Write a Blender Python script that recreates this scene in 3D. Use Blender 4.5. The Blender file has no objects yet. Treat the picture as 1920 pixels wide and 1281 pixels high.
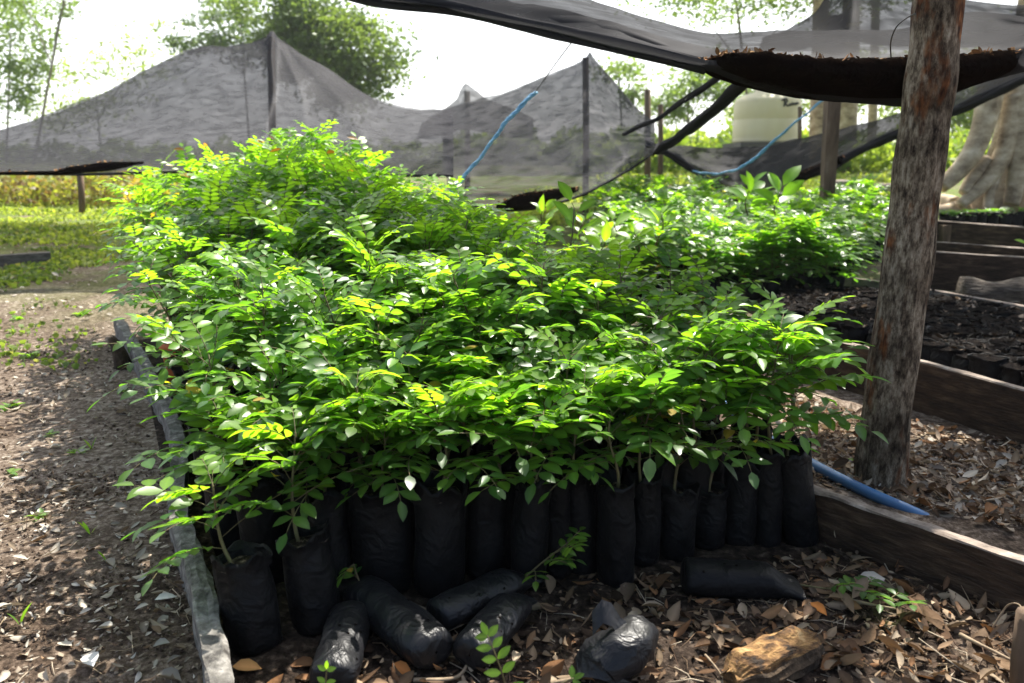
import bpy, math, random
import numpy as np
from mathutils import Vector, Matrix, noise
R = math.radians
random.seed(11)
sc = bpy.context.scene
COL = sc.collection

# ------------------------------------------------------------------ camera, sky, sun, exposure
F, CX, CY, CAMZ = 1493.0, 960.0, 640.5, 1.05
PITCH = math.atan(330.5 / F)
cam_d = bpy.data.cameras.new('camera'); cam = bpy.data.objects.new('camera', cam_d); COL.objects.link(cam)
cam.location = (0, 0, CAMZ); cam.rotation_euler = (math.pi / 2 - PITCH, 0, 0)
cam_d.sensor_width = 36; cam_d.lens = F / 1920 * 36
cam_d.clip_start = 0.02; cam_d.clip_end = 2000
cam_d.dof.use_dof = True; cam_d.dof.focus_distance = 2.25; cam_d.dof.aperture_fstop = 3.6
sc.camera = cam

SUN_EL, SUN_AZ = R(55), R(30)            # azimuth from +Y towards +X
w = bpy.data.worlds.new('World'); sc.world = w; w.use_nodes = True
nt = w.node_tree; bg = nt.nodes['Background']
sky = nt.nodes.new('ShaderNodeTexSky'); sky.sky_type = 'NISHITA'; sky.sun_disc = False
sky.sun_elevation = SUN_EL; sky.sun_rotation = SUN_AZ
sky.air_density = 1.0; sky.dust_density = 3.0; sky.ozone_density = 0.6
# thin bright cloud: the clear sky seen through an uneven white veil
tcw = nt.nodes.new('ShaderNodeTexCoord'); cn = nt.nodes.new('ShaderNodeTexNoise'); cn.inputs['Scale'].default_value = 2.2; cn.inputs['Detail'].default_value = 6
nt.links.new(tcw.outputs['Generated'], cn.inputs['Vector'])
cmr = nt.nodes.new('ShaderNodeMapRange'); cmr.inputs['From Min'].default_value = .3; cmr.inputs['From Max'].default_value = .7; cmr.inputs['To Min'].default_value = .55; cmr.inputs['To Max'].default_value = .9
nt.links.new(cn.outputs['Fac'], cmr.inputs[0])
cmx = nt.nodes.new('ShaderNodeMix'); cmx.data_type = 'RGBA'; sxy = nt.nodes.new('ShaderNodeSeparateXYZ'); nt.links.new(tcw.outputs['Generated'], sxy.inputs[0])
side = nt.nodes.new('ShaderNodeMapRange'); side.inputs['From Min'].default_value = -.1; side.inputs['From Max'].default_value = .6; side.inputs['To Min'].default_value = .03; side.inputs['To Max'].default_value = 1.0
nt.links.new(sxy.outputs['Y'], side.inputs[0])
cmu = nt.nodes.new('ShaderNodeMath'); cmu.operation = 'MULTIPLY'; nt.links.new(cmr.outputs[0], cmu.inputs[0]); nt.links.new(side.outputs[0], cmu.inputs[1])
nt.links.new(cmu.outputs[0], cmx.inputs[0])
nt.links.new(sky.outputs[0], cmx.inputs[6]); cmx.inputs[7].default_value = (10.5, 10.7, 11.0, 1)
nt.links.new(cmx.outputs[2], bg.inputs[0]); bg.inputs[1].default_value = 0.10
sd = bpy.data.lights.new('sun', 'SUN'); sun = bpy.data.objects.new('sun', sd); COL.objects.link(sun)
sd.energy = 5.0; sd.angle = R(0.6); sd.color = (1.0, 0.95, 0.86)
to_sun = Vector((math.sin(SUN_AZ) * math.cos(SUN_EL), math.cos(SUN_AZ) * math.cos(SUN_EL), math.sin(SUN_EL)))
sun.rotation_euler = (-to_sun).to_track_quat('-Z', 'Y').to_euler()
sun.location = (3, 10, 20)
sc.view_settings.view_transform = 'Standard'; sc.view_settings.look = 'None'
sc.view_settings.exposure = 1.3; sc.view_settings.gamma = 1
try:
    sc.cycles.use_denoising = True
    sc.cycles.max_bounces = 10; sc.cycles.transparent_max_bounces = 24
    sc.cycles.diffuse_bounces = 4; sc.cycles.glossy_bounces = 2; sc.cycles.transmission_bounces = 6
except Exception:
    pass

# ------------------------------------------------------------------ picture <-> world
ct, st = math.cos(PITCH), math.sin(PITCH)
def ray(px, py):
    a, b = (px - CX) / F, (CY - py) / F
    return Vector((a, ct + b * st, -st + b * ct))
def P(px, py, Y):
    d = ray(px, py); t = Y / d.y
    return Vector((d.x * t, Y, CAMZ + d.z * t))
def gz(x, y):
    s = max(0.0, y - 2.5)
    h = 0.04 * (s - 1.0 + math.exp(-s)) if s < 26 else 0.04 * 25 + 0.006 * (s - 26)
    k = min(1.0, max(0.0, (y - 4) / 8))
    return h + k * 0.05 * (math.sin(x * .9 + 1.3) * math.cos(y * .7) + .6 * math.sin(x * .31 - y * .4))
def G(px, py, dz=0.0):
    d = ray(px, py); t = 1.5
    for _ in range(60):
        x, y = d.x * t, d.y * t
        target = (gz(x, y) + dz - CAMZ) / d.z
        if target <= 0: break
        t = t * .5 + min(target, 200) * .5
    return Vector((d.x * t, d.y * t, CAMZ + d.z * t))
def depth(p):
    return p.y * ct - (p.z - CAMZ) * st
def px_size(npx, p):
    return npx / F * depth(p)
def to_px(p):
    zc = depth(p); u = p.y * st + (p.z - CAMZ) * ct
    return (CX + F * p.x / zc, CY - F * u / zc)

# ------------------------------------------------------------------ mesh helpers
class MB:
    def __init__(s): s.v = []; s.f = []; s.m = []; s.c = []
    def add(s, vs, fs, mi=0, col=(1, 1, 1)):
        o = len(s.v); s.v.extend([tuple(p) for p in vs])
        s.f.extend([tuple(i + o for i in f) for f in fs]); s.m.extend([mi] * len(fs)); s.c.extend(col if isinstance(col, list) else [col] * len(vs))
    def tube(s, pts, rad, n=8, mi=0, col=(1, 1, 1), cap=True, rough=0.0, fr=6.0, flat=1.0):
        pts = [Vector(p) for p in pts]
        if not hasattr(rad, '__len__'): rad = [rad] * len(pts)
        nrm = None; vs = []; off = random.random() * 50
        for i, p in enumerate(pts):
            t = (pts[min(i + 1, len(pts) - 1)] - pts[max(i - 1, 0)])
            t = t.normalized() if t.length > 1e-9 else Vector((0, 0, 1))
            if nrm is None:
                nrm = t.orthogonal().normalized()
            nrm = (nrm - t * nrm.dot(t)).normalized(); bi = t.cross(nrm)
            for k in range(n):
                a = 2 * math.pi * k / n; r = rad[i]
                if rough: r *= 1 + rough * noise.noise(Vector((math.cos(a) * 1.6 * fr / 6 + off, math.sin(a) * 1.6 * fr / 6, i * .22)))
                vs.append(p + nrm * (math.cos(a) * r) + bi * (math.sin(a) * r * flat))
        fs = []
        for i in range(len(pts) - 1):
            for k in range(n):
                a, b = i * n + k, i * n + (k + 1) % n
                fs.append((a, b, b + n, a + n))
        if cap: fs += [tuple(reversed(range(n))), tuple(range((len(pts) - 1) * n, len(pts) * n))]
        s.add(vs, fs, mi, col)
    def grid(s, rows, mi=0, col=(1, 1, 1), close=False):
        nr, nc = len(rows), len(rows[0])
        vs = [p for r in rows for p in r]; fs = []
        for i in range(nr - 1):
            for k in range(nc if close else nc - 1):
                k2 = (k + 1) % nc
                fs.append((i * nc + k, i * nc + k2, (i + 1) * nc + k2, (i + 1) * nc + k))
        s.add(vs, fs, mi, col)
    def mesh(s, name, mats, smooth=True, off=None):
        me = bpy.data.meshes.new(name)
        v = s.v if off is None else [(a - off[0], b - off[1], c - off[2]) for a, b, c in s.v]
        me.from_pydata(v, [], s.f)
        for m in (mats if isinstance(mats, (list, tuple)) else [mats]): me.materials.append(m)
        me.polygons.foreach_set('material_index', s.m)
        me.polygons.foreach_set('use_smooth', [smooth] * len(s.f))
        a = me.color_attributes.new('tint', 'FLOAT_COLOR', 'POINT')
        c = np.ones((len(s.v), 4), dtype=np.float32); c[:, :3] = np.array(s.c, dtype=np.float32).reshape(-1, 3)
        a.data.foreach_set('color', c.ravel()); me.update()
        return me
    def build(s, name, mats, parent=None, origin=None, smooth=True):
        """one linked mesh object; coordinates are world ones unless the parent or origin says where its base is"""
        off = parent.matrix_off if False else (OFF.get(parent.name) if parent is not None else origin)
        o = bpy.data.objects.new(name, s.mesh(name, mats, smooth, off)); COL.objects.link(o)
        if parent is not None: o.parent = parent; OFF[o.name] = OFF.get(parent.name)
        else:
            OFF[o.name] = origin
            if origin is not None: o.location = origin
        return o
OFF = {}
def tag(o, label=None, cat=None, group=None, kind=None):
    if label: o['label'] = label
    if cat: o['category'] = cat
    if group: o['group'] = group
    if kind: o['kind'] = kind
    return o
def thing(name, label, cat, loc=(0, 0, 0), group=None):
    o = bpy.data.objects.new(name, None); COL.objects.link(o); o.location = loc
    o.empty_display_size = .05; OFF[o.name] = Vector(loc)
    return tag(o, label, cat, group)
def inst(name, me, parent, loc=(0, 0, 0), rot=None, scale=None):
    o = bpy.data.objects.new(name, me); COL.objects.link(o); o.parent = parent; o.location = loc
    if rot: o.rotation_euler = rot
    if scale: o.scale = scale
    return o
def cr(p, n):
    """Catmull-Rom through a list of points, n steps per span"""
    p = [Vector(q) for q in p]; out = []
    for i in range(len(p) - 1):
        a, b, c, d = p[max(i - 1, 0)], p[i], p[i + 1], p[min(i + 2, len(p) - 1)]
        for k in range(n):
            t = k / n
            out.append(.5 * ((2 * b) + (c - a) * t + (2 * a - 5 * b + 4 * c - d) * t * t + (3 * b - a - 3 * c + d) * t ** 3))
    out.append(p[-1]); return out
def nz(x, y=0, z=0): return noise.noise(Vector((x, y, z)))

# ------------------------------------------------------------------ materials
def newmat(name):
    m = bpy.data.materials.new(name); m.use_nodes = True
    return m, m.node_tree, m.node_tree.nodes['Principled BSDF']
def N(t, typ, **kw):
    n = t.nodes.new(typ)
    for k, v in kw.items():
        if k in n.inputs: n.inputs[k].default_value = v
        else: setattr(n, k, v)
    return n
def ramp(t, src, stops):
    r = t.nodes.new('ShaderNodeValToRGB'); e = r.color_ramp.elements
    while len(e) < len(stops): e.new(0.5)
    for i, (p, c) in enumerate(stops):
        e[i].position = p; e[i].color = (*c, 1) if len(c) == 3 else c
    t.links.new(src, r.inputs[0]); return r
def coords(t, scale=(1, 1, 1), kind='Object'):
    tc = t.nodes.new('ShaderNodeTexCoord'); mp = t.nodes.new('ShaderNodeMapping')
    mp.inputs['Scale'].default_value = scale; t.links.new(tc.outputs[kind], mp.inputs[0]); return mp.outputs[0]
def noisy(name, stops, scale=8, stretch=(1, 1, 1), rough=.8, bump=.3, bscale=None, spec=.3, detail=9, bdist=.01):
    m, t, p = newmat(name); c = coords(t, stretch)
    n = N(t, 'ShaderNodeTexNoise', Scale=scale, Detail=detail, Roughness=.65); t.links.new(c, n.inputs['Vector'])
    r = ramp(t, n.outputs['Fac'], stops); t.links.new(r.outputs[0], p.inputs['Base Color'])
    p.inputs['Roughness'].default_value = rough; p.inputs['Specular IOR Level'].default_value = spec
    if bump:
        b = N(t, 'ShaderNodeTexNoise', Scale=bscale or scale * 3, Detail=6.0); t.links.new(c, b.inputs['Vector'])
        bp = N(t, 'ShaderNodeBump', Strength=bump, Distance=bdist); t.links.new(b.outputs['Fac'], bp.inputs['Height'])
        t.links.new(bp.outputs[0], p.inputs['Normal'])
    return m
def tinted(name, rough=.6, spec=.3, trans=0.0, tmul=(1, 1, 1), vary=.12, bump=0, bscale=60, back=None):
    """colour from the 'tint' attribute (each leaf's own colour), optional light through the leaf"""
    m, t, p = newmat(name)
    a = N(t, 'ShaderNodeAttribute', attribute_name='tint')
    oi = t.nodes.new('ShaderNodeObjectInfo')
    mr = N(t, 'ShaderNodeMapRange'); mr.inputs['To Min'].default_value = 1 - vary; mr.inputs['To Max'].default_value = 1 + vary
    t.links.new(oi.outputs['Random'], mr.inputs[0])
    hs = N(t, 'ShaderNodeHueSaturation'); t.links.new(a.outputs['Color'], hs.inputs['Color']); t.links.new(mr.outputs[0], hs.inputs['Value'])
    colr = hs.outputs[0]
    t.links.new(colr, p.inputs['Base Color'])
    p.inputs['Roughness'].default_value = rough; p.inputs['Specular IOR Level'].default_value = spec
    if bump:
        c = coords(t); b = N(t, 'ShaderNodeTexNoise', Scale=bscale, Detail=4.0); t.links.new(c, b.inputs['Vector'])
        bp = N(t, 'ShaderNodeBump', Strength=bump, Distance=.004); t.links.new(b.outputs['Fac'], bp.inputs['Height']); t.links.new(bp.outputs[0], p.inputs['Normal'])
    if trans:
        mul = N(t, 'ShaderNodeMix', data_type='RGBA', blend_type='MULTIPLY'); mul.inputs[0].default_value = 1
        t.links.new(colr, mul.inputs[6]); mul.inputs[7].default_value = (*tmul, 1)
        tr = t.nodes.new('ShaderNodeBsdfTranslucent'); t.links.new(mul.outputs[2], tr.inputs[0])
        mx = t.nodes.new('ShaderNodeMixShader'); mx.inputs[0].default_value = trans
        t.links.new(p.outputs[0], mx.inputs[1]); t.links.new(tr.outputs[0], mx.inputs[2])
        t.links.new(mx.outputs[0], t.nodes['Material Output'].inputs[0])
    return m
def netmat(name, lo, hi, colr=(.10, .10, .11), trc=(.16, .16, .17), scale=3.0, stretch=(1, 4, 4), crease=.22):
    m, t, p = newmat(name); t.nodes.remove(p)
    c = coords(t, stretch)
    n = N(t, 'ShaderNodeTexNoise', Scale=scale, Detail=7.0, Roughness=.62); t.links.new(c, n.inputs['Vector'])
    mr = N(t, 'ShaderNodeMapRange'); t.links.new(n.outputs['Fac'], mr.inputs[0])
    mr.inputs['From Min'].default_value = .32; mr.inputs['From Max'].default_value = .68
    mr.inputs['To Min'].default_value = lo; mr.inputs['To Max'].default_value = hi
    d = N(t, 'ShaderNodeBsdfDiffuse'); d.inputs[0].default_value = (*colr, 1)
    tl = N(t, 'ShaderNodeBsdfTranslucent'); tl.inputs[0].default_value = (*trc, 1)
    gl = N(t, 'ShaderNodeBsdfGlossy'); gl.inputs[0].default_value = (.5, .5, .52, 1); gl.inputs[1].default_value = .5
    m1 = N(t, 'ShaderNodeMixShader'); m1.inputs[0].default_value = .5
    rg = N(t, 'ShaderNodeTexNoise', noise_type='RIDGED_MULTIFRACTAL', Scale=scale * .55, Detail=3.0, Distortion=.4); c9 = coords(t, (stretch[0] * .5, stretch[1], stretch[2] * 1.6)); t.links.new(c9, rg.inputs['Vector'])
    rr = N(t, 'ShaderNodeMapRange'); rr.inputs['From Min'].default_value = .70; rr.inputs['From Max'].default_value = .98; rr.inputs['To Min'].default_value = 0; rr.inputs['To Max'].default_value = crease; t.links.new(rg.outputs['Fac'], rr.inputs[0])
    sb = N(t, 'ShaderNodeMath', operation='SUBTRACT'); t.links.new(mr.outputs[0], sb.inputs[0]); t.links.new(rr.outputs[0], sb.inputs[1])
    t.links.new(d.outputs[0], m1.inputs[1]); t.links.new(tl.outputs[0], m1.inputs[2])
    m2 = N(t, 'ShaderNodeMixShader'); m2.inputs[0].default_value = .015
    t.links.new(m1.outputs[0], m2.inputs[1]); t.links.new(gl.outputs[0], m2.inputs[2])
    tp = N(t, 'ShaderNodeBsdfTransparent')
    m3 = N(t, 'ShaderNodeMixShader'); t.links.new(sb.outputs[0], m3.inputs[0])
    t.links.new(tp.outputs[0], m3.inputs[1]); t.links.new(m2.outputs[0], m3.inputs[2])
    t.links.new(m3.outputs[0], t.nodes['Material Output'].inputs[0])
    return m

def film(name, c0, c1, rough, spec, strength):
    m, t, p = newmat(name); c = coords(t)
    n = N(t, 'ShaderNodeTexNoise', Scale=14.0, Detail=5.0); t.links.new(c, n.inputs['Vector'])
    r = ramp(t, n.outputs['Fac'], [(.3, c0), (.75, c1)]); t.links.new(r.outputs[0], p.inputs['Base Color'])
    rr = N(t, 'ShaderNodeMapRange'); rr.inputs['To Min'].default_value = rough - .1; rr.inputs['To Max'].default_value = rough + .14; t.links.new(n.outputs['Fac'], rr.inputs[0]); t.links.new(rr.outputs[0], p.inputs['Roughness'])
    p.inputs['Specular IOR Level'].default_value = spec
    a = N(t, 'ShaderNodeTexNoise', noise_type='RIDGED_MULTIFRACTAL', Scale=7.0, Detail=5.0, Distortion=.7); t.links.new(c, a.inputs['Vector'])
    b = N(t, 'ShaderNodeTexNoise', Scale=19.0, Detail=3.0, Distortion=1.2); t.links.new(c, b.inputs['Vector'])
    ad = N(t, 'ShaderNodeMath', operation='ADD'); t.links.new(a.outputs['Fac'], ad.inputs[0]); t.links.new(b.outputs['Fac'], ad.inputs[1])
    bp = N(t, 'ShaderNodeBump', Strength=strength, Distance=.014); t.links.new(ad.outputs[0], bp.inputs['Height']); t.links.new(bp.outputs[0], p.inputs['Normal'])
    return m
M = {}
M['bag'] = film('black_polythene', (.0035, .0035, .004), (.008, .008, .009), .50, .14, .6)
M['bag_shiny'] = film('shiny_polythene', (.006, .006, .007), (.014, .014, .016), .42, .32, .7)
M['blacksoil'] = noisy('black_potting_soil', [(.42, (.004, .003, .003)), (.60, (.012, .009, .007)), (.74, (.12, .09, .07))], 45, rough=1, bump=1, bscale=80, spec=.05, bdist=.02)
M['potsoil'] = noisy('potting_soil', [(.38, (.007, .005, .004)), (.56, (.03, .021, .016)), (.72, (.26, .20, .155))], 60, rough=.95, bump=1, bscale=110, spec=.1)
M['leaf'] = tinted('leaf', .37, .5, .5, (3.0, 3.05, .8), .14)
M['stem'] = noisy('stem', [(.3, (.07, .05, .025)), (.7, (.16, .14, .06))], 30, (1, 1, .3), rough=.7, bump=.2)
M['weathered'] = noisy('weathered_wood', [(.32, (.045, .04, .036)), (.5, (.15, .14, .125)), (.68, (.33, .31, .285))], 26, (1, 1, 1), rough=.9, bump=.8, bscale=60)
M['board'] = noisy('dark_board', [(.32, (.010, .006, .004)), (.52, (.045, .026, .015)), (.72, (.12, .078, .048))], 7, (1, 1, 5), rough=.85, bump=.8, bscale=26)
M['boardtop'] = noisy('pale_board_top', [(.3, (.12, .09, .07)), (.55, (.26, .21, .17)), (.75, (.42, .37, .32))], 18, (1, 1, 1), rough=.9, bump=.6)  # paler tone on the board tops than on their dark brown sides
M['greyboard'] = noisy('grey_board', [(.32, (.05, .045, .04)), (.6, (.17, .155, .14)), (.8, (.3, .28, .25))], 14, (1, 1, 3), rough=.9, bump=.6)
M['litter'] = tinted('dead_leaf', .85, .1, .12, (1.5, 1.3, 1.0), .05, bump=.6, bscale=90)
M['clod'] = tinted('soil_clod', .95, .1, 0, bump=.6, bscale=120)
M['net'] = netmat('shade_net', .88, .985, (.022, .022, .024), (.028, .028, .03), 5, (1, 2.5, 2.5), crease=.05)
M['net_far'] = netmat('far_shade_net', .74, .96, (.062, .061, .068), (.10, .099, .108), 2.2, (1, 3, 3), .28)
M['net_left'] = netmat('left_shade_net', .62, .86, (.062, .061, .068), (.10, .099, .108), 6, (1, 2.5, 2.5), .10)
M['net_mid'] = netmat('middle_shade_net', .60, .84, (.062, .061, .068), (.10, .099, .108), 6, (1, 2.5, 2.5), .10)
M['net_dense'] = netmat('gathered_net', .88, .98, (.03, .03, .033), (.045, .045, .047), 6, (2, 8, 8), .0)
M['mould'] = noisy('leaf_mould', [(.3, (.002, .0016, .0015)), (.7, (.008, .005, .0035))], 30, rough=1, bump=1, bscale=60, spec=.0)
M['crumb'] = tinted('leaf_crumb', .9, .1, 0)
M['rope'] = noisy('blue_rope', [(.35, (.10, .30, .48)), (.65, (.28, .54, .72))], 60, rough=.6, bump=.6)
M['wire'] = noisy('wire', [(.3, (.05, .05, .05)), (.7, (.12, .11, .10))], 20, rough=.6, bump=0)
M['pipe'] = noisy('blue_plastic_pipe', [(.3, (.05, .14, .30)), (.7, (.09, .21, .40))], 8, rough=.32, bump=.1, spec=.5)
M['tank'] = noisy('cream_plastic', [(.3, (.70, .60, .39)), (.7, (.78, .69, .47))], 2, (1, 1, .4), rough=.55, bump=.05)
M['ink'] = noisy('dark_ink', [(.3, (.03, .03, .035)), (.7, (.06, .06, .06))], 5, bump=0)
M['orange'] = noisy('orange_plastic', [(.3, (.42, .10, .035)), (.7, (.6, .19, .07))], 9, rough=.6, bump=.2)
M['rot'] = noisy('rotten_wood', [(.38, (.016, .010, .006)), (.47, (.12, .062, .024)), (.57, (.29, .165, .062)), (.72, (.52, .36, .18))], 26, (.5, .9, 2.6), rough=.9, bump=1, bscale=50)
M['rotdark'] = noisy('rotten_bark', [(.3, (.018, .012, .008)), (.7, (.09, .06, .035))], 24, rough=.95, bump=1, bscale=60)
M['bark_pale'] = noisy('pale_smooth_bark', [(.32, (.16, .11, .065)), (.5, (.44, .34, .22)), (.68, (.68, .57, .41))], 3.2, (1, 1, 1.6), rough=.8, bump=.7, bscale=18)
M['bark'] = noisy('tree_bark', [(.3, (.14, .115, .09)), (.7, (.34, .29, .23))], 6, (1, 1, .4), rough=.9, bump=.6)
M['tree_leaf'] = tinted('tree_leaf', .5, .3, .4, (2.2, 2.2, 1.0), .05)
M['grass'] = tinted('grass_blade', .55, .3, .4, (2.0, 2.0, 1.0), 0)
M['stakewood'] = noisy('stake_wood', [(.3, (.05, .032, .02)), (.55, (.15, .10, .065)), (.75, (.28, .21, .15))], 9, (1, 1, .25), rough=.9, bump=.6)

def post_material():
    m, t, p = newmat('weathered_post')
    c = coords(t, (1, 1, .36)); c2 = coords(t, (1, 1, .35)); c3 = coords(t)
    n1 = N(t, 'ShaderNodeTexNoise', Scale=52.0, Detail=12.0, Roughness=.74); t.links.new(c, n1.inputs['Vector'])
    r1 = ramp(t, n1.outputs['Fac'], [(.36, (.018, .012, .008)), (.46, (.105, .078, .053)), (.55, (.255, .205, .145)), (.70, (.48, .42, .33))])
    n2 = N(t, 'ShaderNodeTexNoise', Scale=11.0, Detail=6.0, Roughness=.6); t.links.new(c2, n2.inputs['Vector'])
    r2 = ramp(t, n2.outputs['Fac'], [(.55, (0, 0, 0)), (.64, (1, 1, 1))])
    n3 = N(t, 'ShaderNodeTexNoise', Scale=60.0, Detail=8.0); t.links.new(c, n3.inputs['Vector'])
    r3 = ramp(t, n3.outputs['Fac'], [(.35, (.03, .012, .006)), (.55, (.16, .06, .022)), (.72, (.34, .15, .06))])
    mx = N(t, 'ShaderNodeMix', data_type='RGBA'); t.links.new(r2.outputs[0], mx.inputs[0])
    t.links.new(r1.outputs[0], mx.inputs[6]); t.links.new(r3.outputs[0], mx.inputs[7])
    n4 = N(t, 'ShaderNodeTexNoise', Scale=6.0, Detail=5.0); t.links.new(c3, n4.inputs['Vector'])
    r4 = ramp(t, n4.outputs['Fac'], [(.36, (.40, .38, .36)), (.56, (1, 1, 1))])
    mm = N(t, 'ShaderNodeMix', data_type='RGBA', blend_type='MULTIPLY'); mm.inputs[0].default_value = 1
    t.links.new(mx.outputs[2], mm.inputs[6]); t.links.new(r4.outputs[0], mm.inputs[7])
    t.links.new(mm.outputs[2], p.inputs['Base Color']); p.inputs['Roughness'].default_value = .9
    p.inputs['Specular IOR Level'].default_value = .15
    cc = coords(t, (1, 1, .11)); cr1 = N(t, 'ShaderNodeTexNoise', noise_type='RIDGED_MULTIFRACTAL', Scale=17.0, Detail=4.0, Distortion=.5); t.links.new(cc, cr1.inputs['Vector'])
    cr2 = ramp(t, cr1.outputs['Fac'], [(.80, (1, 1, 1)), (.97, (.10, .08, .07))])
    m9 = N(t, 'ShaderNodeMix', data_type='RGBA', blend_type='MULTIPLY'); m9.inputs[0].default_value = 1; t.links.new(mm.outputs[2], m9.inputs[6]); t.links.new(cr2.outputs[0], m9.inputs[7]); t.links.new(m9.outputs[2], p.inputs['Base Color'])
    hh_ = N(t, 'ShaderNodeMath', operation='SUBTRACT'); t.links.new(n1.outputs['Fac'], hh_.inputs[0]); t.links.new(cr1.outputs['Fac'], hh_.inputs[1])
    bp = N(t, 'ShaderNodeBump', Strength=1.0, Distance=.010); t.links.new(hh_.outputs[0], bp.inputs['Height'])
    t.links.new(bp.outputs[0], p.inputs['Normal'])
    return m
M['post'] = post_material()

def ground_material():
    m, t, p = newmat('soil_ground')
    c = coords(t)
    big = N(t, 'ShaderNodeTexNoise', Scale=.9, Detail=6.0, Roughness=.6); t.links.new(c, big.inputs['Vector'])
    fine = N(t, 'ShaderNodeTexNoise', Scale=38.0, Detail=10.0, Roughness=.75); t.links.new(c, fine.inputs['Vector'])
    soil = ramp(t, fine.outputs['Fac'], [(.35, (.014, .0095, .006)), (.48, (.066, .045, .031)), (.59, (.16, .115, .083)), (.73, (.42, .35, .28))])
    pale = ramp(t, fine.outputs['Fac'], [(.33, (.034, .024, .017)), (.49, (.17, .127, .094)), (.67, (.50, .43, .355))])
    bm = ramp(t, big.outputs['Fac'], [(.40, (0, 0, 0)), (.60, (1, 1, 1))])
    mx = N(t, 'ShaderNodeMix', data_type='RGBA'); t.links.new(bm.outputs[0], mx.inputs[0])
    t.links.new(soil.outputs[0], mx.inputs[6]); t.links.new(pale.outputs[0], mx.inputs[7])
    # mossy, low green cover further off
    sep = N(t, 'ShaderNodeSeparateXYZ'); t.links.new(c, sep.inputs[0])
    far = N(t, 'ShaderNodeMapRange'); t.links.new(sep.outputs['Y'], far.inputs[0])
    far.inputs['From Min'].default_value = 4.5; far.inputs['From Max'].default_value = 9
    gn = N(t, 'ShaderNodeTexNoise', Scale=1.6, Detail=8.0, Roughness=.7); t.links.new(c, gn.inputs['Vector'])
    ad = N(t, 'ShaderNodeMath', operation='MULTIPLY'); t.links.new(far.outputs[0], ad.inputs[0])
    gr = ramp(t, gn.outputs['Fac'], [(.38, (0, 0, 0)), (.55, (1, 1, 1))]); t.links.new(gr.outputs[0], ad.inputs[1])
    green = ramp(t, fine.outputs['Fac'], [(.3, (.05, .075, .015)), (.7, (.16, .22, .04))])
    m2 = N(t, 'ShaderNodeMix', data_type='RGBA'); t.links.new(ad.outputs[0], m2.inputs[0])
    t.links.new(mx.outputs[2], m2.inputs[6]); t.links.new(green.outputs[0], m2.inputs[7])
    t.links.new(m2.outputs[2], p.inputs['Base Color']); p.inputs['Roughness'].default_value = .95
    p.inputs['Specular IOR Level'].default_value = .12
    bp = N(t, 'ShaderNodeBump', Strength=1.0, Distance=.012); t.links.new(fine.outputs['Fac'], bp.inputs['Height'])
    t.links.new(bp.outputs[0], p.inputs['Normal'])
    return m
M['ground'] = ground_material()

# ------------------------------------------------------------------ ground
def build_ground():
    n = 330
    u = np.linspace(-1, 1, n); xs = np.sinh(u * 7.0) / np.sinh(7.0) * 400
    vv = np.linspace(-.45, 1, n); ys = 2.0 + np.sinh(vv * 7.2) / np.sinh(7.2) * 420
    mb = MB(); vs = []
    for y in ys:
        for x in xs:
            z = gz(x, y)
            if abs(x) < 5 and y < 9:
                z += .012 * nz(x * 3, y * 3) + .008 * nz(x * 11, y * 11, 3) + .004 * nz(x * 33, y * 33, 7)
            vs.append((x, y, z))
    fs = [(i * n + k, i * n + k + 1, (i + 1) * n + k + 1, (i + 1) * n + k) for i in range(n - 1) for k in range(n - 1)]
    mb.add(vs, fs)
    return tag(mb.build('ground', M['ground']), kind='structure')
build_ground()

# dark soil inside the main bed, a thin layer over the ground
M['bedsoil'] = noisy('dark_bed_soil', [(.36, (.008, .0055, .004)), (.52, (.032, .022, .016)), (.64, (.085, .062, .046)), (.78, (.30, .24, .19))], 40, rough=.95, bump=1, bscale=70, spec=.1, bdist=.012)
def bed_soil():
    c = (G(425, 1400), G(2000, 1400), G(1530, 1010), G(330, 1010)); e = (G(330, 1010), G(1530, 1010), Vector((-.5, 5.0, 0)), G(260, 640)); mb = MB()
    for qd, nu, nv in ((c, 120, 60), (e, 40, 40)):
        rows = []
        for j in range(nv + 1):
            row = []
            for i in range(nu + 1):
                q = qd[0].lerp(qd[1], i / nu).lerp(qd[3].lerp(qd[2], i / nu), j / nv); x, y = q.x, q.y
                z = gz(x, y) + .012 * nz(x * 3, y * 3) + .008 * nz(x * 11, y * 11, 3) + .004 * nz(x * 33, y * 33, 7) + .006 + .004 * nz(x * 50, y * 50, 2); row.append(Vector((x, y, z)))
            rows.append(row)
        mb.grid(rows)
    return tag(mb.build('bed_soil', M['bedsoil']), kind='structure')
bed_soil()
# ------------------------------------------------------------------ leaves
def frame(d, n):
    d = d.normalized(); s = n.cross(d)
    s = s.normalized() if s.length > 1e-6 else d.orthogonal().normalized()
    return d, s, d.cross(s)
US = (0, .28, .55, .8, 1); WS = (0, .43, .5, .31, 0)
def leaflet(mb, p, d, n, L, Wd, col, fold=.25, droop=.15, mi=0):
    d, s, u = frame(d, n); vs = [p]
    for k in (1, 2, 3):
        c = p + d * (L * US[k]) - u * (droop * L * US[k] ** 2); h = WS[k] * Wd
        vs += [c + s * h + u * (h * fold), c, c - s * h + u * (h * fold)]
    vs.append(p + d * L - u * (droop * L))
    fs = [(0, 2, 1), (0, 3, 2), (1, 2, 5, 4), (2, 3, 6, 5), (4, 5, 8, 7), (5, 6, 9, 8), (7, 8, 10), (8, 9, 10)]
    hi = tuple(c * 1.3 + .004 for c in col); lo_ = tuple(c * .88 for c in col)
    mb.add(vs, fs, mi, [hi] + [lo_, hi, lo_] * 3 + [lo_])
def mixc(a, b, t): return tuple(a[i] + (b[i] - a[i]) * t for i in range(3))
OLD, MID, NEW = (.036, .098, .024), (.082, .175, .022), (.155, .275, .028)
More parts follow.
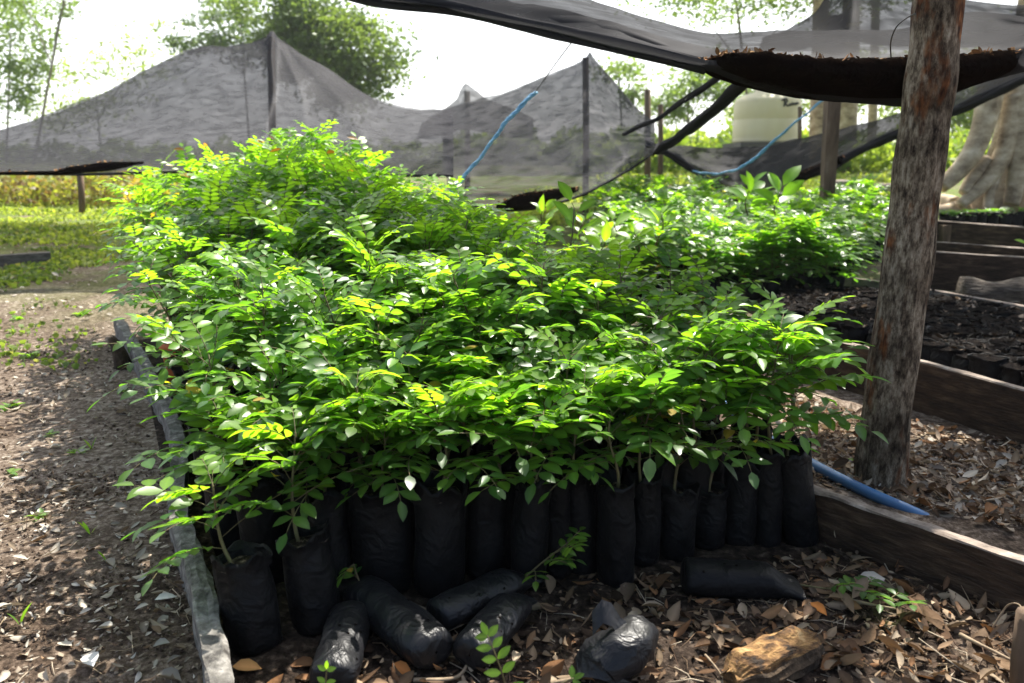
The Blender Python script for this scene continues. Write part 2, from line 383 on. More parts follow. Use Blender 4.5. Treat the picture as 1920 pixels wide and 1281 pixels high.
def leaf_col(rnd, young):
    c = mixc(OLD, MID, rnd.random()) if young < .5 else mixc(MID, NEW, min(1, (young - .5) * 2))
    k = .75 + .45 * rnd.random()
    if rnd.random() < .006: c = rnd.choice([(.30, .20, .03), (.18, .08, .02), (.34, .30, .04)])
    return tuple(x * k for x in c)
def compound(mb, rnd, p, az, el, length, pairs, size, young, mi_stem=1, droopy=1.0):
    """one pinnate leaf: a rachis with paired leaflets and one at the tip"""
    d = Vector((math.cos(az) * math.cos(el), math.sin(az) * math.cos(el), math.sin(el)))
    nseg = pairs * 2 + 3; step = length / nseg; pts = [p.copy()]
    bend = R(rnd.uniform(3.5, 8)) * droopy * 9 / nseg; yaw = R(rnd.uniform(-3, 3))
    dirs = [d.copy()]
    for i in range(nseg):
        side = Vector((0, 0, 1)).cross(d)
        side = side.normalized() if side.length > 1e-3 else Vector((1, 0, 0))
        d = (Matrix.Rotation(bend, 3, side) @ d); d = Matrix.Rotation(yaw, 3, 'Z') @ d
        pts.append(pts[-1] + d * step); dirs.append(d.copy())
    mb.tube(pts[::2] + ([pts[-1]] if nseg % 2 else []), [.0013] * (len(pts[::2]) - 1 + (1 if nseg % 2 else 0)) + [.0008], 3, mi_stem, (.10, .15, .03), cap=False)
    roll = R(rnd.gauss(0, 9))
    for k in range(pairs + 1):
        i = min(3 + k * 2, nseg); q, t = pts[i], dirs[i]
        side = t.cross(Vector((0, 0, 1))); side = side.normalized() if side.length > 1e-3 else Vector((1, 0, 0))
        up = Matrix.Rotation(roll, 3, t) @ side.cross(t); side = t.cross(up).normalized()
        sz = size * (.72 + .4 * math.sin(math.pi * (.25 + .6 * k / max(1, pairs))))
        if k == pairs:
            leaflet(mb, q, t, up, sz * 1.05, sz * .5, leaf_col(rnd, young), rnd.uniform(.1, .4), rnd.uniform(0, .25)); continue
        for sg in (1, -1):
            a = R(rnd.uniform(52, 74)); dd = t * math.cos(a) + side * (sg * math.sin(a)) + up * rnd.uniform(-.14, .12)
            nn = up + side * (sg * rnd.uniform(-.1, .3)) + t * rnd.uniform(-.15, .15)
            leaflet(mb, q, dd, nn, sz * rnd.uniform(.85, 1.12), sz * rnd.uniform(.44, .56), leaf_col(rnd, young + rnd.uniform(-.1, .1)), rnd.uniform(.08, .42), rnd.uniform(0, .3))
def seedling_meshes(h, seed, nl, size, spread, bare=.25):
    """stem and foliage of one seedling, base at the origin"""
    rnd = random.Random(seed); sm = MB(); fm = MB()
    lean = rnd.uniform(0, .12) * h; la = rnd.uniform(0, 6.28)
    def sp(t): return Vector((math.cos(la) * lean * t * t + .012 * math.sin(t * 5 + seed), math.sin(la) * lean * t * t + .012 * math.cos(t * 4 + seed) - .012, h * t))
    sm.tube([sp(i / 8) for i in range(9)], [.0042 * (1 - .6 * i / 8) * (1 + h * .6) for i in range(9)], 6)
    az = rnd.uniform(0, 6.28)
    for i in range(nl):
        t = bare + (1 - bare) * (i / max(1, nl - 1)) ** .8; az += 2.4 + rnd.uniform(-.5, .5)
        young = .22 + .75 * max(0, (t - .5) / .5) * rnd.random() ** .5 + (.25 if rnd.random() < .18 else 0)
        el = R(22 + 40 * t + rnd.uniform(-12, 12))
        L = spread * (1.08 - .5 * max(0, t - .6) / .4) * rnd.uniform(.75, 1.15)
        compound(fm, rnd, sp(t), az, el, L, rnd.choice((3, 4, 4, 5, 5)), size * rnd.uniform(.8, 1.12) * (1 - .28 * max(0, t - .7) / .3), young)
    return sm.mesh('stem', M['stem']), fm.mesh('foliage', [M['leaf'], M['stem']])
HEIGHTS = (.10, .16, .23, .31, .40, .50, .62, .76, .90)
SEED = {}
for hi, h in enumerate(HEIGHTS):
    SEED[h] = []
    for k in range(3):
        nl = 8 + int(h * 11) + k
        SEED[h].append(seedling_meshes(h, 100 + hi * 10 + k, nl, (.056 + .006 * min(1, h)) * (.92, 1.0, 1.1)[k], .185 + .085 * min(1, h * 1.5), .26 if h < .28 else (.3 if h < .5 else .40)))
BUSH = [seedling_meshes(.36, 300 + k, 30, .078, .29, .02) for k in range(4)]
def pick(h, rnd):
    hh = min(HEIGHTS, key=lambda q: abs(q - h)); return hh, rnd.choice(SEED[hh])

# ------------------------------------------------------------------ grow bags
def bag_meshes(h, r, seed, rim=.03, n=26, crumple=.0):
    rnd = random.Random(seed); mb = MB(); rings = []; o = seed * 3.1
    prof = [(0, .02), (.0, .6), (.012, .86), (.04, .97), (.12, 1.0), (.25, 1.03), (.4, 1.04), (.55, 1.03), (.7, 1.0), (.82, .99), (.88, .99), (.94, 1.0), (1.0, 1.06)]
    for zt, rt in prof:
        row = []
        for k in range(n):
            a = 2 * math.pi * k / n; ca, sa = math.cos(a), math.sin(a)
            fl = max(0, zt - .55) / .45; rr = r * rt * (1 + .10 * nz(ca * 1.2 + o, sa * 1.2, zt * 2.4) + .06 * nz(ca * 2.6 + o, sa * 2.6, zt * 7) + .05 * nz(ca * 5 + o, sa * 5, zt * 12) * (.3 + fl) + (.10 + .16 * fl) * math.cos(2 * a + seed) * .6)
            z = h * zt
            if zt > .86: z += h * .16 * nz(ca * 1.3 + o, sa * 1.3, 9) * (zt - .86) * 7; rr *= 1 + .16 * (zt - .86) * 7 * nz(ca * 2.6 + o, sa * 2.6, 4)
            row.append(Vector((ca * rr, sa * rr, z)))
        rings.append(row)
    inner = [Vector((p.x * .97, p.y * .97, p.z - .001)) for p in rings[-1]]
    low = [Vector((p.x * .94, p.y * .94, h - rim - .012)) for p in rings[-1]]
    mb.grid(rings + [inner, low], close=True)
    bag = mb.mesh('grow_bag', M['bag'])
    sm = MB(); z0 = h - rim; rows = []
    for q in (0.001, .3, .6, .93):
        rows.append([Vector((math.cos(2 * math.pi * k / 16) * r * q, math.sin(2 * math.pi * k / 16) * r * q, z0 + .012 * nz(k * 1.3, q * 9, seed) + .010 * (1 - q))) for k in range(16)])
    sm.grid(rows, close=True)
    return bag, sm.mesh('potting_soil', M['blacksoil' if h < .2 else 'potsoil'])
BAG_H = .285
BAGS = [bag_meshes(BAG_H, .054, s) for s in range(7)]
SHORT = [bag_meshes(.10, .072, 20 + s, .003, 20) for s in range(7)]

def potted(x, y, zb, h, rnd, label, group, cat='seedling', lean=(0, 0), width=1.0, bagh=1.0, rotz=None, soil=True, bush=False):
    t = thing('potted_seedling', label, cat, (x, y, zb), group)
    bm_, sm_ = rnd.choice(BAGS); rz = rnd.uniform(0, 6.28) if rotz is None else rotz
    t.rotation_euler = (lean[0], lean[1], 0)
    b = inst('grow_bag', bm_, t, (0, 0, 0), (0, 0, rz), (width, width, bagh))
    if soil: inst('potting_soil', sm_, b)
    hh, (s_, f_) = (.36, rnd.choice(BUSH)) if bush else pick(h, rnd); k = h / hh; rz = rnd.uniform(0, 6.28)
    top = BAG_H * bagh - .03
    tilt = (rnd.uniform(-.12, .12), rnd.uniform(-.12, .12), rz)
    inst('stem', s_, t, (0, 0, top), tilt, (1, 1, k)); inst('foliage', f_, t, (0, 0, top), tilt, (1, 1, k))
    return t

# ------------------------------------------------------------------ main bed of bagged seedlings
GRP = 'bagged seedlings packed in the main bed'
front = [  # picture position of the base, bag width in pixels, leaf height above soil, height factor
    (470, 1240, 116, .20, .76), (588, 1200, 112, .26, .80), (612, 1140, 96, .20, .94), (712, 1122, 128, .16, .97), (822, 1130, 106, .20, 1.02), (910, 1100, 92, .18, .98),
    (990, 1118, 84, .16, 1.0), (1046, 1096, 72, .20, .98), (1098, 1088, 76, .24, .98), (1160, 1112, 84, .20, .98), (1212, 1072, 72, .26, .86),
    (1276, 1062, 74, .28, .72), (1334, 1040, 72, .30, .62), (1392, 1034, 70, .30, .86), (1446, 1034, 70, .36, 1.0), (1516, 1036, 78, .34, .98)]
ORD = ['leftmost', 'second', 'third', 'fourth', 'fifth', 'sixth', 'seventh', 'eighth', 'ninth', 'tenth', 'eleventh', 'twelfth', 'thirteenth', 'fourteenth', 'fifteenth', 'rightmost']
rnd = random.Random(5)
fpos = []
for i, (px, py, wpx, h, bh) in enumerate(front):
    p = G(px, py); p = p + Vector((0, .05, 0)); fpos.append(p)
    wd = px_size(wpx, p) / .130
    lab = ('open black bag with a leafy seedling, leftmost in the front row beside the grey rail' if i == 0 else
           'black bag leaning against the dark board, rightmost in the front row of seedlings' if i == 15 else
           'black bag with a small leafy seedling, %s from the left in the front row' % ORD[i])
    potted(p.x, p.y, p.z, h, rnd, lab, GRP, lean=(R(-3 if i > 2 else -9), R(-9 if i == 15 else (-10 if i == 0 else (-8 if i == 1 else rnd.uniform(-3, 3)))), 0)[:2], width=wd, bagh=bh)
for px, py, h in ((664, 1108, .22), (768, 1108, .2), (868, 1100, .22), (950, 1094, .2), (1130, 1082, .24), (1244, 1058, .28), (1306, 1044, .3), (1420, 1028, .32), (1480, 1022, .34)):
    p = G(px, py) + Vector((0, .085, 0)); potted(p.x, p.y, p.z, h, rnd, 'leafy seedling in the second row just behind the front black bags', GRP, width=.85)
FL, FR = fpos[0], fpos[15]
BLc, BRc = G(232, 640) + Vector((.16, .45, 0)), Vector((-.62, 5.0, 0))
def bedpos(s, t):
    a = FL.lerp(FR, s); b = BLc.lerp(BRc, s); q = a.lerp(b, t)
    return q
TAB = [[.34, .45, .66], [.62, .72, .66], [.76, .88, .66], [.86, 1.08, .76], [.92, 1.22, .80]]
def canopy(s, t):
    i = min(3, int(t * 4)); f = t * 4 - i; j = min(1, int(s * 2)); g = s * 2 - j
    a = TAB[i][j] * (1 - g) + TAB[i][j + 1] * g; b = TAB[i + 1][j] * (1 - g) + TAB[i + 1][j + 1] * g
    return a * (1 - f) + b * f
NC, NR = 13, 21
for j in range(1, NR + 1):
    t = .035 + .965 * (j / NR) ** 1.04
    for i in range(NC):
        s = (i + .5 * (j % 2) * .9 + .05) / (NC - .45) + rnd.uniform(-.015, .015); tt = t + rnd.uniform(-.012, .012)
        q = bedpos(s, tt); zb = gz(q.x, q.y)
        h = canopy(s, tt) - zb - BAG_H + .02 + rnd.choice((rnd.uniform(-.06, .05), rnd.uniform(-.06, .05), rnd.uniform(-.16, .12)))
        if j == 1: h = max(.14, h * .85)
        if i == 0: lab = 'seedling spilling over the grey rail along the left edge of the main bed'
        elif i == NC - 1: lab = 'seedling along the right edge of the main bed beside the path'
        elif j > NR - 5: lab = 'tall bright seedling standing at the far end of the main bed'
        elif j == 1: lab = 'leafy seedling in the second row just behind the front black bags'
        else: lab = 'dark green seedling crowded in the middle of the main bed'
        le = (0, 0)
        if i == 0: le = (R(3), R(-10 if t > .3 else -4))
        if i == NC - 1: le = (R(-2), R(7))
        potted(q.x, q.y, zb, max(.10, h), rnd, lab, GRP, lean=le, width=rnd.uniform(.9, 1.02), soil=True)

# broad-leaved saplings standing among the seedlings
def broad_sapling(p, h, n, L, label, young, seed, group=None, bare=.45):
    rnd = random.Random(seed)
    t = thing('broad_leaved_sapling', label, 'sapling', p, group)
    sm = MB(); fm = MB(); az = rnd.uniform(0, 6)
    pts = [Vector(p) + Vector((.02 * math.sin(k * .8 + seed), .02 * math.cos(k * .7), h * k / 6)) for k in range(7)]
    sm.tube(pts, [.006 - .0005 * k for k in range(7)], 6)
    for i in range(n):
        tt = bare + (1 - bare) * i / (n - 1); az += 2.4; q = pts[0].lerp(pts[-1], tt); q = pts[min(6, int(tt * 6))] if tt > .98 else q
        el = R(10 + 40 * tt + rnd.uniform(-15, 15)); d = Vector((math.cos(az) * math.cos(el), math.sin(az) * math.cos(el) * .6, math.sin(el)))
        pe = q + d * .03; fm.tube([q, pe], .0018, 4, 1)
        c = mixc((.06, .16, .02), (.16, .28, .03), young * rnd.uniform(.6, 1.1)); l = L * rnd.uniform(.75, 1.1) * (1 if tt < .9 else .7)
        leaflet(fm, pe, d, Vector((0, 0, 1)) + Vector((rnd.uniform(-.5, .5), rnd.uniform(-1.4, .1), 0)), l, l * .5, c, .2, .35)
    sm.build('stem', M['stem'], t); fm.build('foliage', [M['leaf'], M['stem']], t)
    return t
q = P(1063, 640, 3.15); q.z = gz(q.x, q.y) + .25
broad_sapling(q, .63, 11, .125, 'tall sapling with large pointed leaves rising above the main bed', .55, 3)

# ------------------------------------------------------------------ second bed: bushy seedlings and empty bags
q0, q1, q2, q3 = G(1150, 585), G(1560, 568), G(1700, 452), G(1110, 425)
rnd = random.Random(9); G2 = 'bushy seedlings in the second bed'
for j in range(8):
    for i in range(11):
        s, t = (i + rnd.uniform(.2, .8)) / 11, (j + rnd.uniform(.3, .7)) / 8
        q = q0.lerp(q1, s).lerp(q3.lerp(q2, s), t); zb = gz(q.x, q.y)
        h = .30 + .10 * t + .04 * math.sin(s * 9) + rnd.uniform(-.05, .04) - (.08 if i == 10 else 0)
        lab = 'small leaved seedling at the near edge of the second bed beside bare black bags' if j == 0 else ('sunlit seedling at the far edge of the second bed under the sagging net' if j > 5 else 'shaded bushy seedling in the middle of the second bed behind the main bed')
        potted(q.x, q.y, zb, h, rnd, lab, G2, width=1.1, bagh=.62, soil=False, bush=True)
for i, (px, py, Y, h, n, L, yg, lab) in enumerate([
        (1400, 405, 6.2, .22, 9, .19, .5, 'sapling with broad dark leaves topping the second bed left of the square post'),
        (1456, 405, 6.0, .22, 8, .19, .5, 'sapling with broad upright leaves nearest the square post in the second bed'),
        (1235, 470, 5.2, .22, 12, .15, 1.0, 'lime green broad leaved sapling beside the tall pointed sapling'),
        (1150, 475, 5.0, .2, 12, .13, 1.0, 'low lime green sapling between the two beds of seedlings'),
        (1195, 500, 4.9, .2, 12, .12, 1.0, 'lime sapling leaning over the near edge of the second bed'),
        (1020, 455, 4.9, .2, 12, .11, 1.0, 'small lime sapling beside the far right corner of the main bed'),
        (1090, 470, 5.3, .2, 12, .12, 1.0, 'lime sapling standing on the path behind the tall pointed one'),
        (1125, 510, 4.6, .18, 11, .12, 1.1, 'yellow green sapling half hidden behind the tall pointed sapling')]):
    p = P(px, py, Y)
    t = broad_sapling(p, h, n, L, lab, yg, 40 + i, bare=.25)
G3 = 'short black bags without plants in the second bed'
a0, a1 = G(1425, 612, .0) + Vector((.08, .05, 0)), G(1990, 770) + Vector((.08, .10, 0))
b0, b1 = G(1500, 560), G(1985, 612)
rnd = random.Random(21)
def short_bag(p, lab, grp, sc_=1.0):
    t = thing('seedling_bag', lab, 'grow bag', p, grp); bm_, sm_ = rnd.choice(SHORT)
    b = inst('grow_bag', bm_, t, (0, 0, 0), (rnd.uniform(-.06, .06), rnd.uniform(-.06, .06), rnd.uniform(0, 6)), (sc_, sc_, rnd.uniform(.86, 1.08) * sc_)); inst('potting_soil', sm_, b)
    return t
for j in range(11):
    for i in range(16):
        s, t = (i + .5 * (j % 2) + rnd.uniform(-.3, .3)) / 16, (j + rnd.uniform(-.15, .15)) / 10.4
        q = a0.lerp(a1, s).lerp(b0.lerp(b1, s), max(0, t)); q.z = gz(q.x, q.y) + .02
        x_, y_ = to_px(q)
        if x_ > 1975: continue
        short_bag(q, 'short black bag of soil just behind the long dark board' if j < 2 else 'short black bag of dark soil without a plant in the second bed', G3)

# ------------------------------------------------------------------ boards round the beds
def board(label, pts, height, thick, mats=('board', 'boardtop'), nseg=14, seed=1, name='bed_board', group=None, rough=.004, cat='board'):
    """pts: the top centre line; a sawn plank standing on its edge"""
    line = cr(pts, nseg); mb = MB(); L = len(line); rows = []
    for i, p in enumerate(line):
        t = (line[min(i + 1, L - 1)] - line[max(i - 1, 0)]); t.z = 0; t.normalize(); s = Vector((t.y, -t.x, 0))
        th = (thick[0] + (thick[1] - thick[0]) * i / (L - 1)) if hasattr(thick, '__len__') else thick
        ring = []
        prof = [(-.5, -height), (-.5, -height * .66), (-.5, -height * .33), (-.5, -.006), (-.42, 0), (0, .001), (.42, 0), (.5, -.006), (.5, -height * .33), (.5, -height * .66), (.5, -height)]
        for k, (u, v) in enumerate(prof):
            j = rough * nz(i * .35 + seed * 7, k * .9, seed)
            ring.append(p + s * (u * th + j) + Vector((0, 0, v + rough * 1.2 * nz(i * .3, k * .5, seed + 5))))
        rows.append(ring)
    mb.grid(rows)
    np_ = len(prof); mb.f += [tuple(range(np_)), tuple(reversed(range((L - 1) * np_, L * np_)))]; mb.m += [0, 0]
    # the top strip gets the paler top material
    nf = np_ - 1
    for i in range(L - 1):
        for k in (3, 4, 5, 6): mb.m[i * nf + k] = 1
    o = Vector(pts[0]); o.z -= height
    return tag(mb.build(name, [M[mats[0]], M[mats[1]]], origin=o, smooth=False), label, cat, group)
RH = .105
board('bent grey weathered rail along the left side of the main bed', [G(x, y, RH) for x, y in ((440, 1400), (416, 1285), (370, 1069), (332, 940), (334, 830), (317, 765), (287, 710), (255, 650), (222, 596))], RH + .03, (.044, .055), ('weathered', 'weathered'), 14, 3, rough=.010, cat='rail', name='wooden_rail')
board('dark board closing the right side of the main bed, soil along its top', [G(x, y, .15) for x, y in ((1470, 890), (1545, 921), (1725, 982), (1935, 1055), (2100, 1115))], .18, .038, ('board', 'boardtop'), 12, 5, rough=.007)
board('long dark board with a pale top edge behind the wooden post', [G(x, y, .22) for x, y in ((1330, 578), (1417, 601), (1628, 652), (1723, 675), (1920, 728), (2150, 790))], .26, .04, ('board', 'boardtop'), 10, 8, rough=.004)
board('thin grey board beyond the bare black bags', [G(x, y, .14) for x, y in ((1600, 520), (1735, 541), (1920, 573), (2100, 604))], .20, .04, ('greyboard', 'boardtop'), 10, 9)
def face_board(label, x0, y0, x1, y1, yb, mats=('board', 'boardtop'), th=.05, seed=1):
    p0, p1 = G(x0, yb), G(x1, yb + (y1 - y0)); t0, t1 = P(x0, y0, p0.y), P(x1, y1, p1.y)
    h = t0.z - p0.z
    return board(label, [t0, t0.lerp(t1, .5), t1], h + .05, th, mats, 8, seed, rough=.006)
face_board('dark board behind the lying stump at right', 1660, 465, 2000, 488, 535, seed=11)
face_board('middle board of the three stacked back at right', 1665, 446, 2000, 471, 480, seed=12)
face_board('rearmost dark board in front of the far black bags', 1690, 408, 2000, 432, 457, seed=13)
bp = G(1768, 463); tp = P(1768, 421, bp.y)
mb = MB(); mb.tube([bp + Vector((0, -.05, -.05)), tp + Vector((0, -.05, .0))], .075, 4); tag(mb.build('corner_block', M['stakewood'], origin=bp, smooth=False), 'brown wooden corner block against the rearmost board', 'wooden block')
board('grey plank lying in the grass at the left edge of the photo', [G(x, y, .10) for x, y in ((-120, 488), (0, 478), (94, 472))], .14, .08, ('greyboard', 'greyboard'), 6, 15, name='plank', cat='plank')

# ------------------------------------------------------------------ posts and stakes
def pole(name, label, cat, path, rad, mat, n=16, rough=.12, group=None, origin=None, fr=6):
    mb = MB(); mb.tube(path, rad, n, rough=rough, fr=fr); o = Vector(path[0]) if origin is None else origin
    return tag(mb.build(name, mat, origin=o), label, cat, group)
base = G(1652, 903); Yp = base.y
ctr = [P(x, y, Yp) for x, y in ((1649, 960), (1652, 880), (1672, 700), (1699, 500), (1725, 300), (1745, 150), (1760, 0), (1777, -170), (1800, -420), (1815, -650))]
line = cr(ctr, 18)
def post_build():
    mb = MB(); n = 64; rows = []
    for i, p in enumerate(line):
        r = px_size(43.5, p) * (1 + .10 * max(0, 1 - i / 26)) * (1 + .03 * math.sin(i * .37)); row = []
        zz = p.z
        for k in range(n):
            a = 2 * math.pi * k / n; ca, sa = math.cos(a), math.sin(a)
            d = 1 + .05 * nz(ca * 1.3, sa * 1.3, zz * 2.2) + .075 * nz(ca * 4.5, sa * 4.5, zz * 1.4) + .05 * nz(ca * 10, sa * 10, zz * 3.5) + .02 * nz(ca * 24, sa * 24, zz * 16) - .06 * max(0, nz(ca * 7 + 5, sa * 7, zz * .8) - .25)
            row.append(p + Vector((ca * r * d, sa * r * d, 0)))
        rows.append(row)
    mb.grid(rows, close=True); mb.f.append(tuple(range(len(mb.v) - n, len(mb.v)))); mb.m.append(0)
    return tag(mb.build('wooden_post', M['post'], origin=base), 'thick weathered round post in front at right with rusty brown streaks', 'post')
post_build()
p0 = G(1925, 1300); pole('wooden_stake', 'short pale stake at the bottom right corner by the dark board', 'stake', [p0 + Vector((0, 0, -.05)), P(1923, 1240, p0.y), P(1934, 1150, p0.y)], px_size(24, p0), M['stakewood'], 10, .1)
p0 = G(1548, 430)
def sq(path, w0, w1, mat, name, label, cat, group=None):
    mb = MB(); mb.tube(path, [w0 + (w1 - w0) * i / (len(path) - 1) for i in range(len(path))], 4, rough=.05)
    return tag(mb.build(name, mat, origin=Vector(path[0]), smooth=False), label, cat, group)
Yq = 8.2
sq([P(1548, 470, Yq), P(1550, 380, Yq), P(1555, 290, Yq), P(1560, 200, Yq), P(1566, 90, Yq), P(1570, 30, Yq)], .075, .10, M['stakewood'], 'square_post', 'square sawn brown post standing behind the second bed', 'post')
FG = 'thin stakes and poles holding the far nets'
for px, yb, yt, Y, w_, lab in ((1214, 352, 168, 17, 6, 'thin dark stake left of the twisted net bundle'), (1098, 392, 108, 11.4, 6, 'pole under the middle net peak'),
                              (1238, 345, 196, 19, 5, 'short grey stake just right of the thin dark stake'), (150, 374, 325, 12.5, 6, 'short rusty stake below the left net hem'), (508, 420, 66, 9.0, 7, 'pole under the tall left net peak'),
                              (876, 330, 172, 17.3, 5, 'pole under the small far net peak'), (1500, 320, 200, 20, 4, 'thin stake seen right of the cream tank')):
    a, b = P(px, yb, Y), P(px, yt, Y); a.z = gz(a.x, a.y) - .05
    pole('thin_stake', lab, 'stake', [a, a.lerp(b, .5) + Vector((.01, 0, 0)), b], [px_size(w_, a)] * 3, M['stakewood'], 8, .1, FG)

# ------------------------------------------------------------------ shade nets
def sheet(ctrl, nu, nv, wr=.012, seed=0, thin=None, wf=(5, 2), peak=None, pl=.05):
    """smooth surface through a grid of control points, with wrinkles along its normal"""
    rows = [cr(r, nu) for r in ctrl]; cols = list(zip(*rows)); cols = [cr(c, nv) for c in cols]
    n, m = len(cols[0]), len(cols); g = [[cols[k][i] for k in range(m)] for i in range(n)]
    out = []
    for i in range(n):
        row = []
        for k in range(m):
            a = g[min(i + 1, n - 1)][k] - g[max(i - 1, 0)][k]; b = g[i][min(k + 1, m - 1)] - g[i][max(k - 1, 0)]
            nn = a.cross(b); nn = nn.normalized() if nn.length > 1e-9 else Vector((0, 1, 0))
            u, v = k / m, i / n
            q = g[i][k]; d = nz(q.x * wf[0] * .6 + q.z * wf[1], q.z * wf[1] - q.x * 1.1, seed) * .6 + nz(q.x * wf[0] * 1.7 + q.z * 5, q.z * wf[1] * 2 + q.y, seed + 4) * .4
            if peak is not None:      # tight folds running down from the pole
                th = math.atan2(q.x - peak.x, peak.z - q.z + .02); dist = (q - peak).length
                f_ = 1 - abs(math.sin(th * 11 + 1.7 * nz(th * 2, seed) + .5 * nz(dist * 1.2, th))); d += (pl / wr) * (f_ ** 3) * min(1, dist / .5) * math.exp(-dist / 3.0)
            row.append(q + nn * (wr * d))
        out.append(row)
    return out
def debris(name, label, path, seed, mat='mould', crumbs=260, tint=((.05, .025, .012), (.22, .10, .035), (.35, .2, .09)), cs=.014):
    """a lens of leaf mould along a net fold: path of (px, y top, y bottom, Y, half depth)"""
    rnd = random.Random(seed); mb = MB(); rows = []; crest = []
    pts = []
    for a, b in zip(path[:-1], path[1:]):
        for k in range(10): pts.append([a[j] + (b[j] - a[j]) * k / 10 for j in range(5)])
    pts.append(path[-1])
    for i, (px, yt, yb, Y, hd) in enumerate(pts):
        e = min(1, min(i, len(pts) - 1 - i) / 6 + .05)
        top, bot = P(px, yt, Y), P(px, yb, Y); c = (top + bot) / 2; hz = max(.002, (top.z - bot.z) / 2); ring = []
        for k in range(18):
            a = 2 * math.pi * k / 18
            dz = math.sin(a) * hz; dy = math.cos(a) * hd * e
            if math.sin(a) > 0.2: dz = hz * (.85 + .25 * nz(i * .45, k * .7, seed)) * min(1, math.sin(a) * 2.2)
            ring.append(c + Vector((0, dy, dz)))
        rows.append(ring); crest.append((c, hz, hd * e))
    mb.grid(rows, close=True)
    o = Vector(rows[0][0]); t = thing(name, label, 'debris', o)
    mb.build('leaf_mould', M[mat], t)
    cm = MB()
    for _ in range(crumbs):
        c, hz, hd = rnd.choice(crest); y = rnd.uniform(-.9, .9) * hd
        p = c + Vector((rnd.uniform(-.03, .03), y, hz * (.9 + .1 * rnd.random()) * (1 - .3 * abs(y) / max(hd, 1e-3)) + rnd.uniform(-.004, .004)))
        col = mixc(rnd.choice(tint), rnd.choice(tint), rnd.random()); s_ = cs * rnd.uniform(.4, 1.3)
        d = Vector((rnd.gauss(0, 1), rnd.gauss(0, 1), rnd.gauss(0, .6))); leaflet(cm, p, d, Vector((rnd.gauss(0, .5), rnd.gauss(0, .5), 1)), s_ * 2, s_ * 1.1, col, rnd.uniform(-.6, .6), rnd.uniform(-.4, .4))
    tag(cm.build('dry_leaf_crumbs', M['crumb'], t), kind='stuff')
    return t
def bundle(mb, pts, r, strands=5, seed=0, flat=.6, n=18):
    rnd = random.Random(seed); line = cr(pts, n)
    for s_ in range(strands):
        o = Vector((rnd.uniform(-1, 1), rnd.uniform(-1, 1), rnd.uniform(-1, 1))) * r * .55; ph = rnd.uniform(0, 6)
        mb.tube([p + o * (.8 + .3 * math.sin(i * .25 + ph)) for i, p in enumerate(line)], [r * (.38 + .12 * math.sin(i * .31 + ph)) for i in range(len(line))], 7, rough=.3)

# left net: a tall tent
def tent(rows, nu=8, nv=9, **k): return sheet(rows, nu, nv, **k)
pxs = (-260, 0, 170, 345, 430, 492, 510, 530, 610, 715, 850)
ridge = (290, 243, 185, 97, 88, 75, 58, 78, 126, 190, 208)
midy = (315, 288, 262, 225, 212, 206, 204, 207, 222, 245, 252)
hem = (335, 326, 327, 322, 322, 325, 326, 326, 328, 330, 330)
back = [P(x, y, Y) for x, y, Y in zip(pxs, (330, 325, 322, 320, 320, 320, 320, 320, 322, 325, 328), (10.8,) * 11)]
rg = [P(x, y, 8.9) for x, y in zip(pxs, ridge)]
md = [P(x, y, 7.7) for x, y in zip(pxs, midy)]
lo = [P(x, y + 2, 6.9) for x, y in zip(pxs, (332, 312, 305, 290, 285, 285, 285, 285, 288, 292, 292))]
hm = [P(x, y, 6.5) for x, y in zip(pxs, hem)]
t = thing('shade_net', 'large grey net tent with the tallest peak behind the seedlings at left', 'shade net', (rg[6].x, 8.9, gz(rg[6].x, 8.9)), 'grey shade nets slung over the beds')
mb = MB(); mb.grid(sheet([rg, md, lo, hm], 14, 16, wr=.05, seed=2, wf=(2.2, 1.4), peak=rg[6], pl=.04)); mb.build('net_sheet', M['net_left'], t)
mb = MB(); mb.grid(sheet([back, [a.lerp(b, .5) + Vector((0, 0, -.04)) for a, b in zip(back, rg)], rg], 6, 6, wr=.04, seed=5)); mb.build('back_sheet', M['net_left'], t)
mb = MB(); mb.tube(cr(hm, 8), .012, 6, rough=.5); mb.build('hem', M['net_dense'], t)
debris('leaf_debris', 'thin dark line of leaf mould along the left net hem', [(-120, 327, 331, 6.45, .05), (0, 322, 329, 6.45, .06), (110, 320, 328, 6.45, .06), (135, 312, 326, 6.5, .07), (200, 303, 321, 6.6, .05), (270, 303, 308, 6.7, .03)], 3, crumbs=120)

# middle net with its sharp peak
pxs = (830, 930, 1010, 1070, 1097, 1106, 1116, 1150, 1195, 1228)
ridge = (206, 182, 148, 124, 110, 98, 114, 152, 202, 228)
midy = (262, 252, 236, 222, 212, 210, 212, 222, 240, 250)
lowy = (320, 325, 318, 305, 298, 296, 295, 288, 276, 264)
hem = (378, 394, 388, 370, 358, 354, 348, 330, 302, 276)
rg = [P(x, y, 11.3) for x, y in zip(pxs, ridge)]
md = [P(x, y, 9.6) for x, y in zip(pxs, midy)]
l1 = [P(x + 6, y, 8.0) for x, y in zip(pxs, lowy)]
hm = [P(x + 10, y, Y) for x, y, Y in zip(pxs, hem, (6.2, 6.4, 6.6, 6.9, 7.1, 7.2, 7.3, 7.6, 8.2, 8.8))]
bk = [P(x, y, 13.5) for x, y in zip(pxs, (330, 330, 330, 328, 326, 325, 324, 318, 300, 280))]
t = thing('shade_net', 'grey net with a sharp peak in the middle, blue rope across it', 'shade net', (rg[5].x, 11.3, gz(rg[5].x, 11.3)), 'grey shade nets slung over the beds')
mb = MB(); mb.grid(sheet([rg, md, l1, hm], 14, 16, wr=.05, seed=7, wf=(2.4, 1.2), peak=rg[5], pl=.045)); mb.build('net_sheet', M['net_mid'], t)
